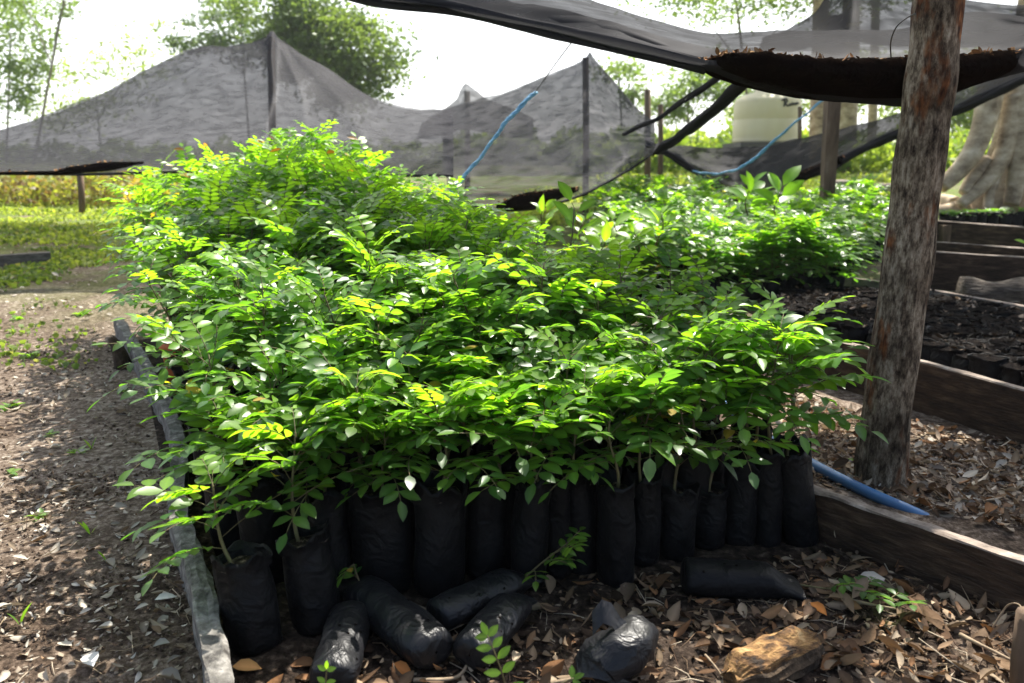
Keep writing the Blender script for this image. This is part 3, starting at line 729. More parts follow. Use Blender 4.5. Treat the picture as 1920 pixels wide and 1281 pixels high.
mb = MB(); mb.grid(sheet([bk, [a.lerp(b, .5) + Vector((0, 0, -.03)) for a, b in zip(bk, rg)], rg], 6, 6, wr=.04, seed=9)); mb.build('back_sheet', M['net_mid'], t)
mb = MB(); mb.tube(cr(hm, 8), .012, 6, rough=.5); mb.build('hem', M['net_dense'], t)
mb = MB(); bundle(mb, [P(1170, 252, 8.6), P(1225, 228, 8.2), P(1290, 186, 6.8), P(1356, 142, 5.0)], .035, 3, 4); bundle(mb, [P(1222, 284, 8.6), P(1262, 262, 8.0), P(1320, 218, 6.4), P(1398, 148, 4.6)], .062, 7, 5)
mb.build('gathered_bundle', M['net_dense'], t)
debris('leaf_debris', 'dark clump of leaf mould on the middle net hem', [(930, 385, 396, 6.35, .05), (965, 366, 396, 6.4, .09), (1000, 358, 390, 6.5, .1), (1040, 354, 378, 6.65, .09), (1085, 350, 358, 6.8, .03)], 5, crumbs=90)
# small far peak
rows = [[P(x, y, 17) for x, y in ((790, 230), (846, 196), (866, 165), (874, 156), (884, 164), (905, 180), (940, 196), (1000, 220))], [P(x, y, 16) for x, y in ((780, 262), (846, 250), (866, 245), (874, 244), (884, 245), (905, 248), (940, 255), (1000, 262))]]
mb = MB(); mb.grid(sheet(rows, 6, 10, wr=.05, seed=12)); tag(mb.build('shade_net', M['net_far'], origin=Vector((rows[0][3].x, 17, gz(0, 17)))), 'small far net peak between the two big tents', 'shade net', 'grey shade nets slung over the beds')

# low sagging net at right
pxs = (1235, 1330, 1400, 1480, 1560, 1640, 1720, 1800, 1930, 2100)
top = (268, 276, 275, 263, 246, 226, 200, 170, 118, 60)
bot = (282, 330, 388, 350, 312, 272, 238, 206, 148, 88)
Yt = (13, 12.8, 12.5, 12, 11.5, 11, 10.2, 9.4, 8.2, 7)
Yb = (12.2, 11.2, 10.4, 10.2, 10, 9.6, 9.0, 8.4, 7.6, 6.6)
tr_ = [P(x, y, Y) for x, y, Y in zip(pxs, top, Yt)]; br_ = [P(x, y, Y) for x, y, Y in zip(pxs, bot, Yb)]
mr_ = [a.lerp(b, .55) + Vector((0, 0, -.02)) for a, b in zip(tr_, br_)]
t = thing('shade_net', 'low sagging grey net strip in front of the cream tank', 'shade net', (br_[2].x, 11, gz(br_[2].x, 11)), 'grey shade nets slung over the beds')
mb = MB(); mb.grid(sheet([tr_, mr_, br_], 9, 10, wr=.06, seed=15, wf=(2.5, 2))); mb.build('net_sheet', M['net'], t)
mb = MB(); bundle(mb, [a + Vector((0, -.05, .03)) for a in br_[3:]], .075, 8, 7); bundle(mb, [P(1215, 268, 11), P(1262, 292, 10.8), P(1330, 338, 10.4), P(1408, 392, 10.2)], .055, 5, 8); mb.build('gathered_bundle', M['net_dense'], t)
debris('leaf_debris', 'black leaf mould in the low net beside the square post', [(1470, 336, 344, 10.0, .06), (1500, 322, 342, 9.9, .1), (1540, 306, 326, 9.8, .1), (1580, 290, 306, 9.6, .06)], 8, crumbs=60)

# overhead net with its heavy sag
pxs = (560, 700, 850, 1000, 1160, 1320, 1420, 1520, 1600, 1690, 1790, 1870, 1960, 2150)
lip = (-42, -12, 12, 40, 76, 112, 106, 116, 115, 115, 110, 102, 84, 40)
bot = (-28, 2, 25, 56, 95, 134, 166, 186, 194, 196, 176, 150, 122, 70)
up1 = (-60, -40, -22, 12, 44, 92, 92, 94, 96, 94, 90, 84, 62, 20)
far = (-150, -120, -90, -45, 18, 60, 58, 56, 55, 54, 26, 24, 34, 0)
Ys = (3.9, 3.7, 3.5, 3.3, 3.05, 2.9, 2.86, 2.84, 2.82, 2.8, 2.78, 2.75, 2.7, 2.6)
lp = [P(x, y, Y - .10) for x, y, Y in zip(pxs, lip, Ys)]; bt = [P(x, y, Y) for x, y, Y in zip(pxs, bot, Ys)]
u1 = [P(x, y, Y + .34) for x, y, Y in zip(pxs, up1, Ys)]; fr_ = [P(x, y, Y + 1.2) for x, y, Y in zip(pxs, far, Ys)]
t = thing('shade_net', 'overhead grey net across the top right, sagging under black debris', 'shade net', (bt[8].x, 2.8, 0), 'grey shade nets slung over the beds')
mb = MB(); mb.grid(sheet([lp, [a.lerp(b, .5) + Vector((0, -.05, -.01)) for a, b in zip(lp, bt)], bt, [a.lerp(b, .5) + Vector((0, .03, -.02)) for a, b in zip(bt, u1)], u1, fr_], 8, 7, wr=.018, seed=21, wf=(5, 6))); mb.build('net_sheet', M['net'], t)
dbl = [[a.lerp(b, .12) + Vector((0, -.03, -.012)) for a, b in zip(bt, u1)], [a.lerp(b, .55) + Vector((0, -.02, -.02)) for a, b in zip(bt, u1)], [a.lerp(b, .9) + Vector((0, 0, .012)) for a, b in zip(bt, u1)]]
mb = MB(); mb.grid(sheet([r[:7] for r in dbl], 8, 6, wr=.03, seed=33, wf=(3, 14))); mb.build('folded_hem', M['net'], t)
mb = MB(); bundle(mb, [a.lerp(b, .6) for a, b in zip(lp[:6], bt[:6])], .036, 8, 3, n=10); bundle(mb, bt[:6], .016, 3, 6, n=10); mb.build('gathered_edge', M['net_dense'], t)
debris('leaf_debris', 'heavy black heap of leaf mould lying in the overhead net', [(1312, 116, 126, 2.88, .06), (1350, 106, 143, 2.88, .16), (1400, 106, 158, 2.87, .22), (1460, 114, 172, 2.86, .24), (1520, 120, 183, 2.86, .26), (1600, 118, 191, 2.85, .27), (1690, 118, 193, 2.83, .26), (1760, 110, 182, 2.82, .24), (1830, 102, 160, 2.80, .2), (1880, 102, 142, 2.78, .12), (1925, 108, 124, 2.76, .04)], 9, crumbs=1400, cs=.012, tint=((.06, .03, .014), (.24, .11, .04), (.40, .24, .11), (.14, .07, .03)))
# net peak beyond it
rows = [[P(x, y, 6.2) for x, y in ((1430, 70), (1490, 46), (1535, 14), (1575, -40), (1600, -110), (1660, -80), (1740, -30), (1830, 0), (1960, 10))],
        [P(x, y, 5.2) for x, y in ((1420, 96), (1480, 92), (1535, 88), (1575, 84), (1600, 80), (1660, 84), (1740, 88), (1830, 90), (1960, 92))]]
mb = MB(); mb.grid(sheet(rows, 6, 10, wr=.04, seed=25)); tag(mb.build('shade_net', M['net'], origin=Vector((rows[0][4].x, 6, gz(1, 6)))), 'dark net peak showing above the overhead net left of the post', 'shade net', 'grey shade nets slung over the beds')

# ropes, wire, pipe
def rope(name, label, cat, pts, r, mat, n=6, tw=3):
    mb = MB(); line = cr(pts, 14)
    for k in range(tw):
        mb.tube([p + Vector((math.cos(i * .9 + k * 6.28 / tw), math.sin(i * .9 + k * 6.28 / tw), math.sin(i * .7 + k)) ) * r * .55 if tw > 1 else p for i, p in enumerate(line)], r * (.62 if tw > 1 else 1), n)
    return mb, line
t = thing('tie_rope', 'blue rope running up across the middle net to the overhead net', 'rope', P(832, 376, 5.6))
mb, _ = rope('', '', '', [P(832, 376, 5.6), P(900, 296, 5.75), P(950, 228, 5.8), P(1005, 172, 5.9)], .014, None); mb.build('blue_rope', M['rope'], t)
mb, _ = rope('', '', '', [P(1003, 174, 5.9), P(1040, 122, 5.2), P(1085, 62, 4.3)], .004, None, 5, 1); mb.build('thin_line', M['wire'], t)
mb, _ = rope('', '', '', [P(1300, 322, 10.1), P(1345, 326, 9.9), P(1400, 308, 9.8), P(1470, 248, 9.6), P(1540, 190, 9.4), P(1580, 156, 9.3)], .016, None)
tag(mb.build('tie_rope', M['rope'], origin=P(1225, 312, 10.1)), 'blue rope slanting across the low net past the cream tank', 'rope')
mb, _ = rope('', '', '', [P(1671, 112, 2.7), P(1670, 80, 2.62), P(1680, 52, 2.55), P(1700, 34, 2.5), P(1716, 26, 2.47)], .0022, None, 6, 1)
tag(mb.build('tie_wire', M['wire'], origin=P(1671, 112, 2.7)), 'curved thin wire tying the overhead net to the round post', 'wire')
mb = MB(); pa = [G(1340, 742, .025), G(1430, 815, .022), G(1515, 866, .02), G(1620, 920, .018), G(1728, 968, -.012), G(1760, 990, -.05)]
mb.tube(cr(pa, 8), .0185, 20); tag(mb.build('plastic_pipe', M['pipe'], origin=pa[0]), 'blue plastic pipe lying on the path behind the dark board', 'pipe')
mb = MB(); pr = [P(1830, 200, 2.6), P(1920, 112, 2.55), P(2000, 60, 2.5)]
mb2, _ = rope('', '', '', [P(1800, 138, 2.72), P(1880, 118, 2.68), P(1940, 104, 2.66), P(2020, 90, 2.6)], .006, None); tag(mb2.build('tie_rope', M['rope'], origin=P(1870, 128, 2.72)), 'short blue rope on the right end of the overhead net', 'rope')

# ------------------------------------------------------------------ fallen bags
def lying_bag(label, a, b, r, seed, tuft=0.0, open_end=False, squash=.8, mat='bag_shiny', name='fallen_bag', flare=1.0, group='bags lying in front of the seedlings'):
    """a filled bag lying from a (closed end) to b (open, creased end); centre line at its own radius"""
    a, b = Vector(a), Vector(b); ax = (b - a); L = ax.length; ax.normalize(); side = ax.cross(Vector((0, 0, 1))).normalized(); up = side.cross(ax)
    mb = MB(); rows = []; n = 28; o = seed * 5.3
    prof = [(0, .05), (.0, .6), (.012, .86), (.04, .97), (.12, 1.02), (.24, 1.04), (.34, 1.02), (.44, 1.0), (.54, 1.02), (.64, 1.0), (.72, .98), (.79, .9), (.86, .75), (.93, .6 * flare), (1.0, .62 * flare)]
    for t_, q in prof:
        row = []
        for k in range(n):
            an = 2 * math.pi * k / n; ca, sa = math.cos(an), math.sin(an)
            cr_ = 1 + .09 * nz(ca * 1.4 + o, sa * 1.4, t_ * 4) + .07 * nz(ca * 3.2 + o, sa * 3.2, t_ * 10) + (.16 * max(0, t_ - .7) / .3) * nz(ca * 4 + o, sa * 4, t_ * 6)
            fl = 1 - .62 * max(0, t_ - .72) / .28
            row.append(a + ax * (L * t_) + side * (ca * r * q * cr_ * (1 + .5 * (1 - fl))) + up * ((sa * q * cr_ * squash * fl + (squash - 1) * .2 - .45 * (1 - fl)) * r))
        rows.append(row)
    mb.grid(rows, close=True)
    t = thing(name, label, 'grow bag', Vector((a.x, a.y, a.z - r)), group); mb.build('grow_bag', M[mat], t)
    # small punched drain holes near the closed end
    hb = MB(); rr = random.Random(seed)
    for _ in range(7):
        tt = rr.uniform(.1, .62); an = rr.uniform(.3, 2.6); c = a + ax * (L * tt) + side * (math.cos(an) * r * 1.03) + up * (math.sin(an) * r * squash * 1.02 + r * (squash - 1) * .2)
        nrm = (side * math.cos(an) + up * math.sin(an)).normalized(); e1 = nrm.orthogonal().normalized(); e2 = nrm.cross(e1)
        hb.add([c + (e1 * math.cos(j * 1.047) + e2 * math.sin(j * 1.047)) * .0035 for j in range(6)] + [c + nrm * .0012], [(j, (j + 1) % 6, 6) for j in range(6)])
    tag(hb.build('drain_holes', M['mould'], t), kind=None)
    return t
def gp(x, y, dz): return G(x, y, dz)
fb = 'bags lying in front of the seedlings'
lying_bag('black bag lying towards the camera, lowest left of the fallen bags', gp(622, 1275, .05), gp(668, 1115, .046), .049, 2)
lying_bag('long glossy black bag lying diagonally with its round end forward', gp(818, 1222, .055), gp(640, 1075, .05), .054, 4)
lying_bag('black bag lying behind the long glossy one, a green sprig at its mouth', gp(815, 1155, .05), gp(1000, 1070, .05), .046, 5)
lying_bag('short crumpled black bag with bright creases behind the foreground sprig', gp(880, 1228, .05), gp(980, 1110, .055), .048, 7)
lying_bag('black bag lying sideways near the dark board at right', gp(1280, 1078, .055), gp(1500, 1092, .04), .054, 8, mat='bag', flare=1.3)
# the torn, folded bag
def torn_bag():
    o = G(1160, 1262); t = thing('torn_bag', 'torn folded black bag standing alone on the litter in front', 'grow bag', o, fb)
    mb = MB(); rows = []; n = 24
    ctrl = [(1120, 1285, .02, .055), (1130, 1250, .045, .062), (1165, 1222, .075, .058), (1190, 1196, .085, .05), (1205, 1180, .08, .03)]
    line = cr([G(x, y, z) for x, y, z, r in ctrl], 5); rad = [c[3] for c in ctrl]
    for i, p in enumerate(line):
        f = i / (len(line) - 1) * 4; j = min(3, int(f)); r = rad[j] + (rad[j + 1] - rad[j]) * (f - j); row = []
        tn = (line[min(i + 1, len(line) - 1)] - line[max(i - 1, 0)]).normalized(); sd_ = tn.cross(Vector((0, 0, 1))).normalized(); up = sd_.cross(tn)
        for k in range(n):
            a = 2 * math.pi * k / n; ca, sa = math.cos(a), math.sin(a); q = 1 + .22 * nz(ca * 1.6, sa * 1.6, i * .3 + 3) + .10 * nz(ca * 4, sa * 4, i * .5)
            v = p + sd_ * (ca * r * q) + up * (sa * r * q * .85); v.z = max(v.z, gz(v.x, v.y) + .002); row.append(v)
        rows.append(row)
    mb.grid(rows, close=True); mb.f.append(tuple(range(len(mb.v) - n, len(mb.v)))); mb.m.append(0)
    mb.build('grow_bag', M['bag_shiny'], t)
    fm = MB(); a = G(1180, 1200, .10); pts = [[a + Vector((-.075 + .02 * j, .01 * i, .01 + .03 * math.sin(j * 1.2) + .012 * i + .008 * nz(i, j))) for j in range(5)] for i in range(4)]
    fm.grid(pts); fm.build('torn_flap', M['bag_shiny'], t)
torn_bag()

# sprigs growing from the fallen bags and in the foreground
def sprig(label, pts, leaves, seed, size, young=.4, name='leafy_sprig', cat='sprig', length=.09):
    rnd = random.Random(seed); line = cr(pts, 6); t = thing(name, label, cat, line[0]); sm = MB(); fm = MB()
    sm.tube(line, [.0024 - .0012 * i / len(line) for i in range(len(line))], 6); sm.build('stem', M['stem'], t)
    for i in range(leaves):
        k = int((len(line) - 1) * (.3 + .7 * i / max(1, leaves - 1))); p = line[k]; d = (line[min(k + 1, len(line) - 1)] - line[max(k - 1, 0)]).normalized()
        az = math.atan2(d.y, d.x) + (1 if i % 2 else -1) * R(rnd.uniform(25, 75)); compound(fm, rnd, p, az, R(rnd.uniform(5, 45)), length * rnd.uniform(.8, 1.2), rnd.choice((2, 3)), size, young + rnd.uniform(-.2, .2), droopy=.6)
    fm.build('foliage', [M['leaf'], M['stem']], t); return t
sprig('green sprig of small leaves in front of the black bags', [P(985, 1082, 1.78), P(1020, 1052, 1.76), P(1062, 1020, 1.75)], 6, 5, .034, .45, length=.085)
sprig('leafy shoot trailing over the litter from the sideways bag', [G(1490, 1095, .03), G(1560, 1105, .04), G(1630, 1110, .035), G(1700, 1135, .03)], 7, 8, .036, .3, length=.08)
sprig('tiny three leaved shoot above the long glossy bag', [P(676, 1096, 1.72), P(668, 1075, 1.72), P(664, 1058, 1.72)], 2, 9, .03, .25, length=.05)
def pinnate_sprig(label, pts, n, size, young, seed):
    rnd = random.Random(seed); line = cr(pts, 8); t = thing('pinnate_shoot', label, 'sprig', line[0]); fm = MB(); sm = MB(); sm.tube(line, [.002 - .0008 * i / len(line) for i in range(len(line))], 6); sm.build('stem', M['stem'], t)
    for i in range(n):
        k = int((len(line) - 2) * (.25 + .75 * i / (n - 1))); p = line[k]; d = (line[k + 1] - line[k]).normalized(); s_ = d.cross(Vector((0, -.8, .6))).normalized()
        for sg in (1, -1):
            leaflet(fm, p, d * .45 + s_ * sg, Vector((rnd.uniform(-.2, .2), -.75, .65)), size * (1 - .35 * i / n) * rnd.uniform(.9, 1.1), size * .42, leaf_col(rnd, young), .15, .1)
    leaflet(fm, line[-1], (line[-1] - line[-3]), Vector((0, -.75, .65)), size * .75, size * .36, leaf_col(rnd, young), .15, .1)
    fm.build('foliage', [M['leaf'], M['stem']], t)
pinnate_sprig('pale green pinnate shoot at the bottom edge in front of the crumpled bag', [P(955, 1330, 1.28), P(945, 1275, 1.27), P(928, 1225, 1.27), P(914, 1192, 1.28)], 5, .036, .8, 3)
pinnate_sprig('small pale shoot at the bottom edge before the lowest left bag', [P(600, 1330, 1.3), P(610, 1285, 1.3), P(612, 1255, 1.3)], 3, .024, .8, 4)
pinnate_sprig('tiny green shoot at the bottom edge under the torn bag', [P(1010, 1330, 1.3), P(1045, 1288, 1.3), P(1075, 1272, 1.3)], 2, .03, .6, 6)

# wood chunk, sticks
def wood_chunk():
    a, b = G(1375, 1278, .03), G(1522, 1205, .03); ax = (b - a).normalized(); sd_ = ax.cross(Vector((0, 0, 1))).normalized(); mb = MB(); rows = []
    prof = [(-.052, -.03), (-.058, .004), (-.044, .024), (-.026, .040), (-.008, .046), (.012, .040), (.030, .034), (.044, .018), (.050, -.004), (.046, -.022), (.02, -.034), (-.02, -.036)]
    npf = len(prof) * 3; L = 40
    for i in range(L):
        t_ = i / (L - 1); p = a.lerp(b, t_); row = []; e = min(1, .5 + 3.2 * t_) * min(1, .62 + 2.2 * (1 - t_))
        for k in range(npf):
            k0 = k // 3; f = (k % 3) / 3; u0, v0 = prof[k0]; u1_, v1 = prof[(k0 + 1) % len(prof)]; u, v = u0 + (u1_ - u0) * f, v0 + (v1 - v0) * f
            g = 1 + .13 * nz(k * .8, t_ * 1.6) + .10 * nz(k * 2.3, t_ * 4, 3) + .05 * nz(k * 3, t_ * 16, 5)
            over = .022 * nz(k * .55, 3) * (1 if i in (0, L - 1) else 0)
            row.append(p + sd_ * (u * e * g) + Vector((0, 0, v * e * g + .010 * nz(t_ * 5, u * 30))) + ax * (over + .004 * nz(k * 2.0, t_ * 9)))
        rows.append(row)
    mb.grid(rows, close=True); mb.f += [tuple(range(npf)), tuple(range(len(mb.v) - npf, len(mb.v)))]; mb.m += [0, 1]
    for fi in range((L - 1) * npf):
        k = fi % npf
        if not (4 <= k <= 19): mb.m[fi] = 1
    o = a - Vector((0, 0, .03)); ob = mb.build('wood_chunk', [M['rot'], M['rotdark']], origin=o, smooth=False)
    return tag(ob, 'orange brown rotten chunk of wood on the litter at the bottom', 'wood chunk')
wood_chunk()
M['twig'] = noisy('twig', [(.3, (.12, .08, .05)), (.7, (.34, .26, .17))], 30, rough=.8, bump=.3)
def stick(label, pts, r, seed):
    ln = cr(pts, 8); mb = MB(); mb.tube(ln, [r * (1 - .5 * i / len(ln)) for i in range(len(ln))], 7, rough=.25)
    return tag(mb.build('twig', M['twig'], origin=ln[0]), label, 'twig', 'dry twigs and roots on the ground')
stick('bent root twig poking out at the torn bag', [G(1030, 1282, .03), G(1085, 1270, .03), G(1130, 1248, .035), G(1152, 1225, .05)], .005, 1)
stick('curved root twig below the long glossy bag', [G(775, 1275, .01), G(850, 1272, .015), G(876, 1245, .02), G(878, 1215, .03)], .005, 2)
stick('thin straw coloured twig left of the orange wood chunk', [G(1322, 1228, .015), G(1345, 1255, .015), G(1366, 1290, .01)], .003, 3)
stick('dry twig among curled leaves near the right corner stake', [G(1800, 1190, .02), G(1850, 1215, .03), G(1900, 1240, .03)], .005, 4)
stick('grey stick in the litter below the trailing shoot', [G(1575, 1120, .02), G(1625, 1132, .02), G(1680, 1142, .02)], .005, 5)
stick('thin root looping at the bottom right corner', [G(1860, 1180, .02), G(1890, 1135, .08), G(1915, 1140, .1), G(1905, 1190, .05), G(1850, 1215, .01)], .0022, 6)

# orange pot and bark by the left rail
c = G(322, 742) + Vector((.05, .05, 0)); t = thing('plastic_pot', 'orange plastic pot mostly hidden by leaves inside the left rail', 'pot', c); mb = MB()
rr_ = px_size(38, c)
for pr in ([(0, .7), (.02, .76), (.22, .97), (.222, 1.08), (.25, 1.1), (.252, 1.02), (.23, .94), (.05, .7)],):
    mb.grid([[c + Vector((math.cos(6.283 * k / 28) * rr_ * q, math.sin(6.283 * k / 28) * rr_ * q, z)) for k in range(28)] for z, q in pr], close=True)
mb.build('pot_wall', M['orange'], t)
c = G(232, 690); mb = MB(); mb.tube([c + Vector((0, 0, -.02)), c + Vector((-.01, 0, .06)), c + Vector((-.03, .01, .12)), c + Vector((-.05, 0, .16))], [.045, .04, .034, .02], 9, rough=.5)
tag(mb.build('wood_stub', M['rotdark'], origin=c), 'broken brown wood stub outside the left rail', 'wood stub')

# lying stump at right, far log
a, b = G(1800, 552, .10), G(1990, 560, .10); mb = MB(); ln = [a.lerp(b, i / 12) for i in range(13)]
mb.tube(ln, [.11 + .02 * math.sin(i * .9 + 1) * (1 - i / 20) for i in range(13)], 24, rough=.22); M['stump'] = noisy('old_stump_wood', [(.3, (.018, .013, .009)), (.52, (.075, .06, .046)), (.72, (.17, .145, .115))], 12, (.5, 1, 2.2), rough=.95, bump=1, bscale=30, bdist=.02)
tag(mb.build('lying_stump', M['stump'], origin=Vector((a.x, a.y, a.z - .1))), 'grey lying stump of old wood in front of the dark boards', 'stump')
a, b = P(1570, 316, 16.5), P(1720, 330, 15.5); a.z = gz(a.x, a.y) + .08; b.z = gz(b.x, b.y) + .08; mb = MB(); mb.tube([a.lerp(b, i / 10) for i in range(11)], [.11 + .02 * math.sin(i) for i in range(11)], 10, rough=.3)
tag(mb.build('fallen_log', M['bark'], origin=a), 'fallen log on the ground between the square post and round post', 'log')

# ------------------------------------------------------------------ ground litter, clods, grass, weeds
def on_ground(x, y, dz=0): return Vector((x, y, gz(x, y) + dz))
BR = [(.10, .06, .035), (.17, .11, .065), (.26, .19, .125), (.055, .034, .022), (.34, .27, .19), (.13, .08, .045), (.20, .10, .045), (.07, .045, .03)]
GREYL = [(.40, .36, .30), (.30, .25, .19), (.48, .44, .37), (.22, .17, .12)]
def dead_leaf(mb, rnd, p, L, pal, flat=.3):
    az = rnd.uniform(0, 6.28); d = Vector((math.cos(az), math.sin(az), rnd.gauss(0, flat * .5))); n = Vector((rnd.gauss(0, flat), rnd.gauss(0, flat), 1))
    c = mixc(rnd.choice(pal), rnd.choice(pal), rnd.random()); k_ = rnd.uniform(.7, 1.2); c = tuple(v * k_ for v in c)
    leaflet(mb, p, d, n, L, L * rnd.uniform(.3, .62), c, rnd.uniform(-1.1, 1.3), rnd.uniform(-.6, .6))
def bil(q, s, t): return q[0].lerp(q[1], s).lerp(q[3].lerp(q[2], s), t)
rnd = random.Random(31); lit = MB()
zones = [((G(430, 1330), G(1960, 1330), G(1540, 1050), G(900, 1110)), 1250, (.010, .066), BR + [(.03, .02, .014), (.04, .026, .017)], .5, .016),
         ((G(1560, 1035), G(1900, 1165), G(1960, 1330), G(1300, 1200)), 560, (.012, .075), BR, .5, .022),
         ((G(1500, 900), G(1960, 1010), G(1960, 845), G(1440, 740)), 3400, (.012, .065), BR + GREYL, .4, .014),
         ((G(1250, 640), G(1440, 760), G(1600, 830), G(1440, 640)), 900, (.015, .06), BR + GREYL, .4, .012),
         ((G(-100, 1330), G(390, 1330), G(300, 900), G(-100, 880)), 900, (.008, .055), GREYL + GREYL + BR[:2], .3, .006),
         ((G(-150, 880), G(290, 880), G(190, 560), G(-150, 540)), 620, (.015, .055), GREYL, .2, .006),
         ((G(1560, 400), G(2050, 420), G(2050, 340), G(1560, 320)), 700, (.05, .14), BR + GREYL, .25, .02),
         ((G(-150, 540), G(190, 540), G(140, 440), G(-150, 440)), 300, (.03, .08), GREYL, .2, .006)]
for quad, n, (l0, l1), pal, flat, lift in zones:
    for _ in range(n):
        q = bil(quad, rnd.random(), rnd.random()); dead_leaf(lit, rnd, on_ground(q.x, q.y, .004 + lift * rnd.random()), l0 + (l1 - l0) * rnd.random() ** 2.5, pal, flat)
for _ in range(1500):
    q = bil((a0, a1, b1, b0), rnd.random(), rnd.random()); dead_leaf(lit, rnd, on_ground(q.x, q.y, .118 + .012 * rnd.random()), rnd.uniform(.012, .055), [(.010, .008, .006), (.016, .012, .009), (.03, .021, .015), (.007, .006, .005), (.012, .009, .007)] if rnd.random() < .93 else [(.26, .20, .15)], .5)
tag(lit.build('leaf_litter', M['litter']), 'dry brown and grey fallen leaves scattered over the soil', 'leaf litter', kind='stuff')
sol = [(435, 1250, .06, (.46, .24, .09), 'tan orange fallen leaf by the foot of the leftmost bag'), (1572, 1018, .075, (.34, .27, .19), 'upright tan leaf against the rightmost bag'), (1660, 1085, .09, (.44, .40, .34), 'pale curled leaf below the dark board'), (1520, 1130, .05, (.55, .2, .05), 'bright orange fallen leaf near the sideways bag'),
       (290, 1125, .05, (.58, .55, .52), 'white dry leaf on the soil left of the grey rail'), (175, 1250, .07, (.52, .50, .47), 'large pale folded leaf at the bottom left'), (285, 1040, .035, (.45, .36, .27), 'small beige leaf on the dark soil by the grey rail'), (735, 1245, .055, (.46, .17, .05), 'torn orange leaf beneath the long glossy bag')]
for i, (x, y, L, c, lab) in enumerate(sol):
    mb = MB(); p = G(x, y, .02); rr = random.Random(i); up = i == 1
    d = Vector((.15, .1, 1)) if up else Vector((math.cos(i * 1.7), math.sin(i * 1.7), .1)); n = Vector((-.2, -1, .2)) if up else Vector((rr.uniform(-.3, .3), -.3, 1))
    leaflet(mb, p, d, n, L, L * .52, c, .4, .25); tag(mb.build('fallen_leaf', M['litter'], origin=p), lab, 'leaf', 'conspicuous fallen leaves')
tw = MB(); rnd = random.Random(34)
for quad, n in ((zones[0][0], 170), (zones[1][0], 110), (zones[2][0], 160), (zones[4][0], 60)):
    for _ in range(n):
        q = bil(quad, rnd.random(), rnd.random()); p = on_ground(q.x, q.y, .006 + .01 * rnd.random()); a = rnd.uniform(0, 6.28); L = rnd.uniform(.02, .11); d = Vector((math.cos(a), math.sin(a), rnd.gauss(0, .12)))
        k = rnd.uniform(.5, 1.2); tw.tube([p, p + d * L * .5 + Vector((rnd.gauss(0, .006), rnd.gauss(0, .006), rnd.gauss(.003, .004))), p + d * L], [.0016 * k, .0014 * k, .0009 * k], 4, 0, rnd.choice([(.30, .23, .15), (.16, .11, .07), (.42, .35, .26), (.08, .05, .035)]))
tag(tw.build('twig_litter', M['litter']), 'fine dry twigs and straws strewn through the fallen leaves', 'twig litter', kind='stuff')
# clods
rnd = random.Random(33); cl = MB()
OCT = [(0, 0, 1), (1, 0, 0), (0, 1, 0), (-1, 0, 0), (0, -1, 0), (0, 0, -1)]; OF = [(0, 1, 2), (0, 2, 3), (0, 3, 4), (0, 4, 1), (5, 2, 1), (5, 3, 2), (5, 4, 3), (5, 1, 4)]
for quad, n, smax in (((G(-60, 1330), G(395, 1330), G(310, 880), G(-60, 880)), 4200, .008), ((G(-100, 880), G(300, 880), G(230, 640), G(-100, 640)), 1800, .010), ((G(430, 1330), G(1960, 1330), G(1560, 1060), G(900, 1110)), 4500, .008), ((G(1500, 900), G(1960, 1010), G(1960, 845), G(1440, 740)), 900, .009)):
    for _ in range(n):
        q = bil(quad, rnd.random(), rnd.random()); s_ = smax * (.15 + .85 * rnd.random() ** 3); p = on_ground(q.x, q.y, s_ * .3)
        c = rnd.choice([(.05, .034, .024), (.08, .055, .039), (.11, .08, .058), (.22, .17, .125), (.045, .031, .022), (.07, .049, .035)]); rz = rnd.uniform(0, 6)
        cl.add([p + Vector((v[0] * math.cos(rz) - v[1] * math.sin(rz), v[0] * math.sin(rz) + v[1] * math.cos(rz), v[2] * .7)) * s_ * rnd.uniform(.6, 1.3) for v in OCT], OF, 0, c)
tag(cl.build('soil_crumbs', M['clod'], smooth=False), 'crumbs of dark soil and grit on the bare ground', 'soil crumbs', kind='stuff')
# grass
def grass(name, label, quads, seed):
    rnd = random.Random(seed); mb = MB()
    for quad, n, h0, h1, broad in quads:
        for _ in range(n):
            q = bil(quad, rnd.random(), rnd.random())
            if nz(q.x * 1.3, q.y * 1.3, seed) + nz(q.x * .4, q.y * .4, 2) * .6 < (.0 if name == 'grass' else .08) + rnd.uniform(-.18, .18): continue
            for _b in range(3):
                p = on_ground(q.x + rnd.gauss(0, .04), q.y + rnd.gauss(0, .04)); h = rnd.uniform(h0, h1); a = rnd.uniform(0, 6.28); d = Vector((math.cos(a), math.sin(a), 0)); le = rnd.uniform(.2, .9); wd = h * broad; s_ = Vector((-d.y, d.x, 0)) * wd
                c = mixc((.15, .22, .035), (.34, .40, .08), rnd.random()) if name == 'grass' else mixc((.08, .14, .025), (.20, .27, .05), rnd.random()); c = mixc(c, (.30, .27, .12), .6) if rnd.random() < .1 else c
                m_ = p + d * (h * le * .4) + Vector((0, 0, h * .65)); tpp = p + d * (h * le) + Vector((0, 0, h * (1 - le * .3)))
                mb.add([p - s_ * .5, p + s_ * .5, m_ + s_, m_ - s_, tpp], [(0, 1, 2, 3), (3, 2, 4)], 0, c)
    return tag(mb.build(name, M['grass']), label, 'grass', kind='stuff')
grass('weed_cover', 'patches of low green weeds creeping over the path at left', [((G(-200, 700), G(190, 690), G(170, 520), G(-200, 520)), 420, .012, .035, .6), ((G(-200, 560), G(170, 540), G(330, 430), G(-200, 430)), 4000, .015, .05, .5)], 44)
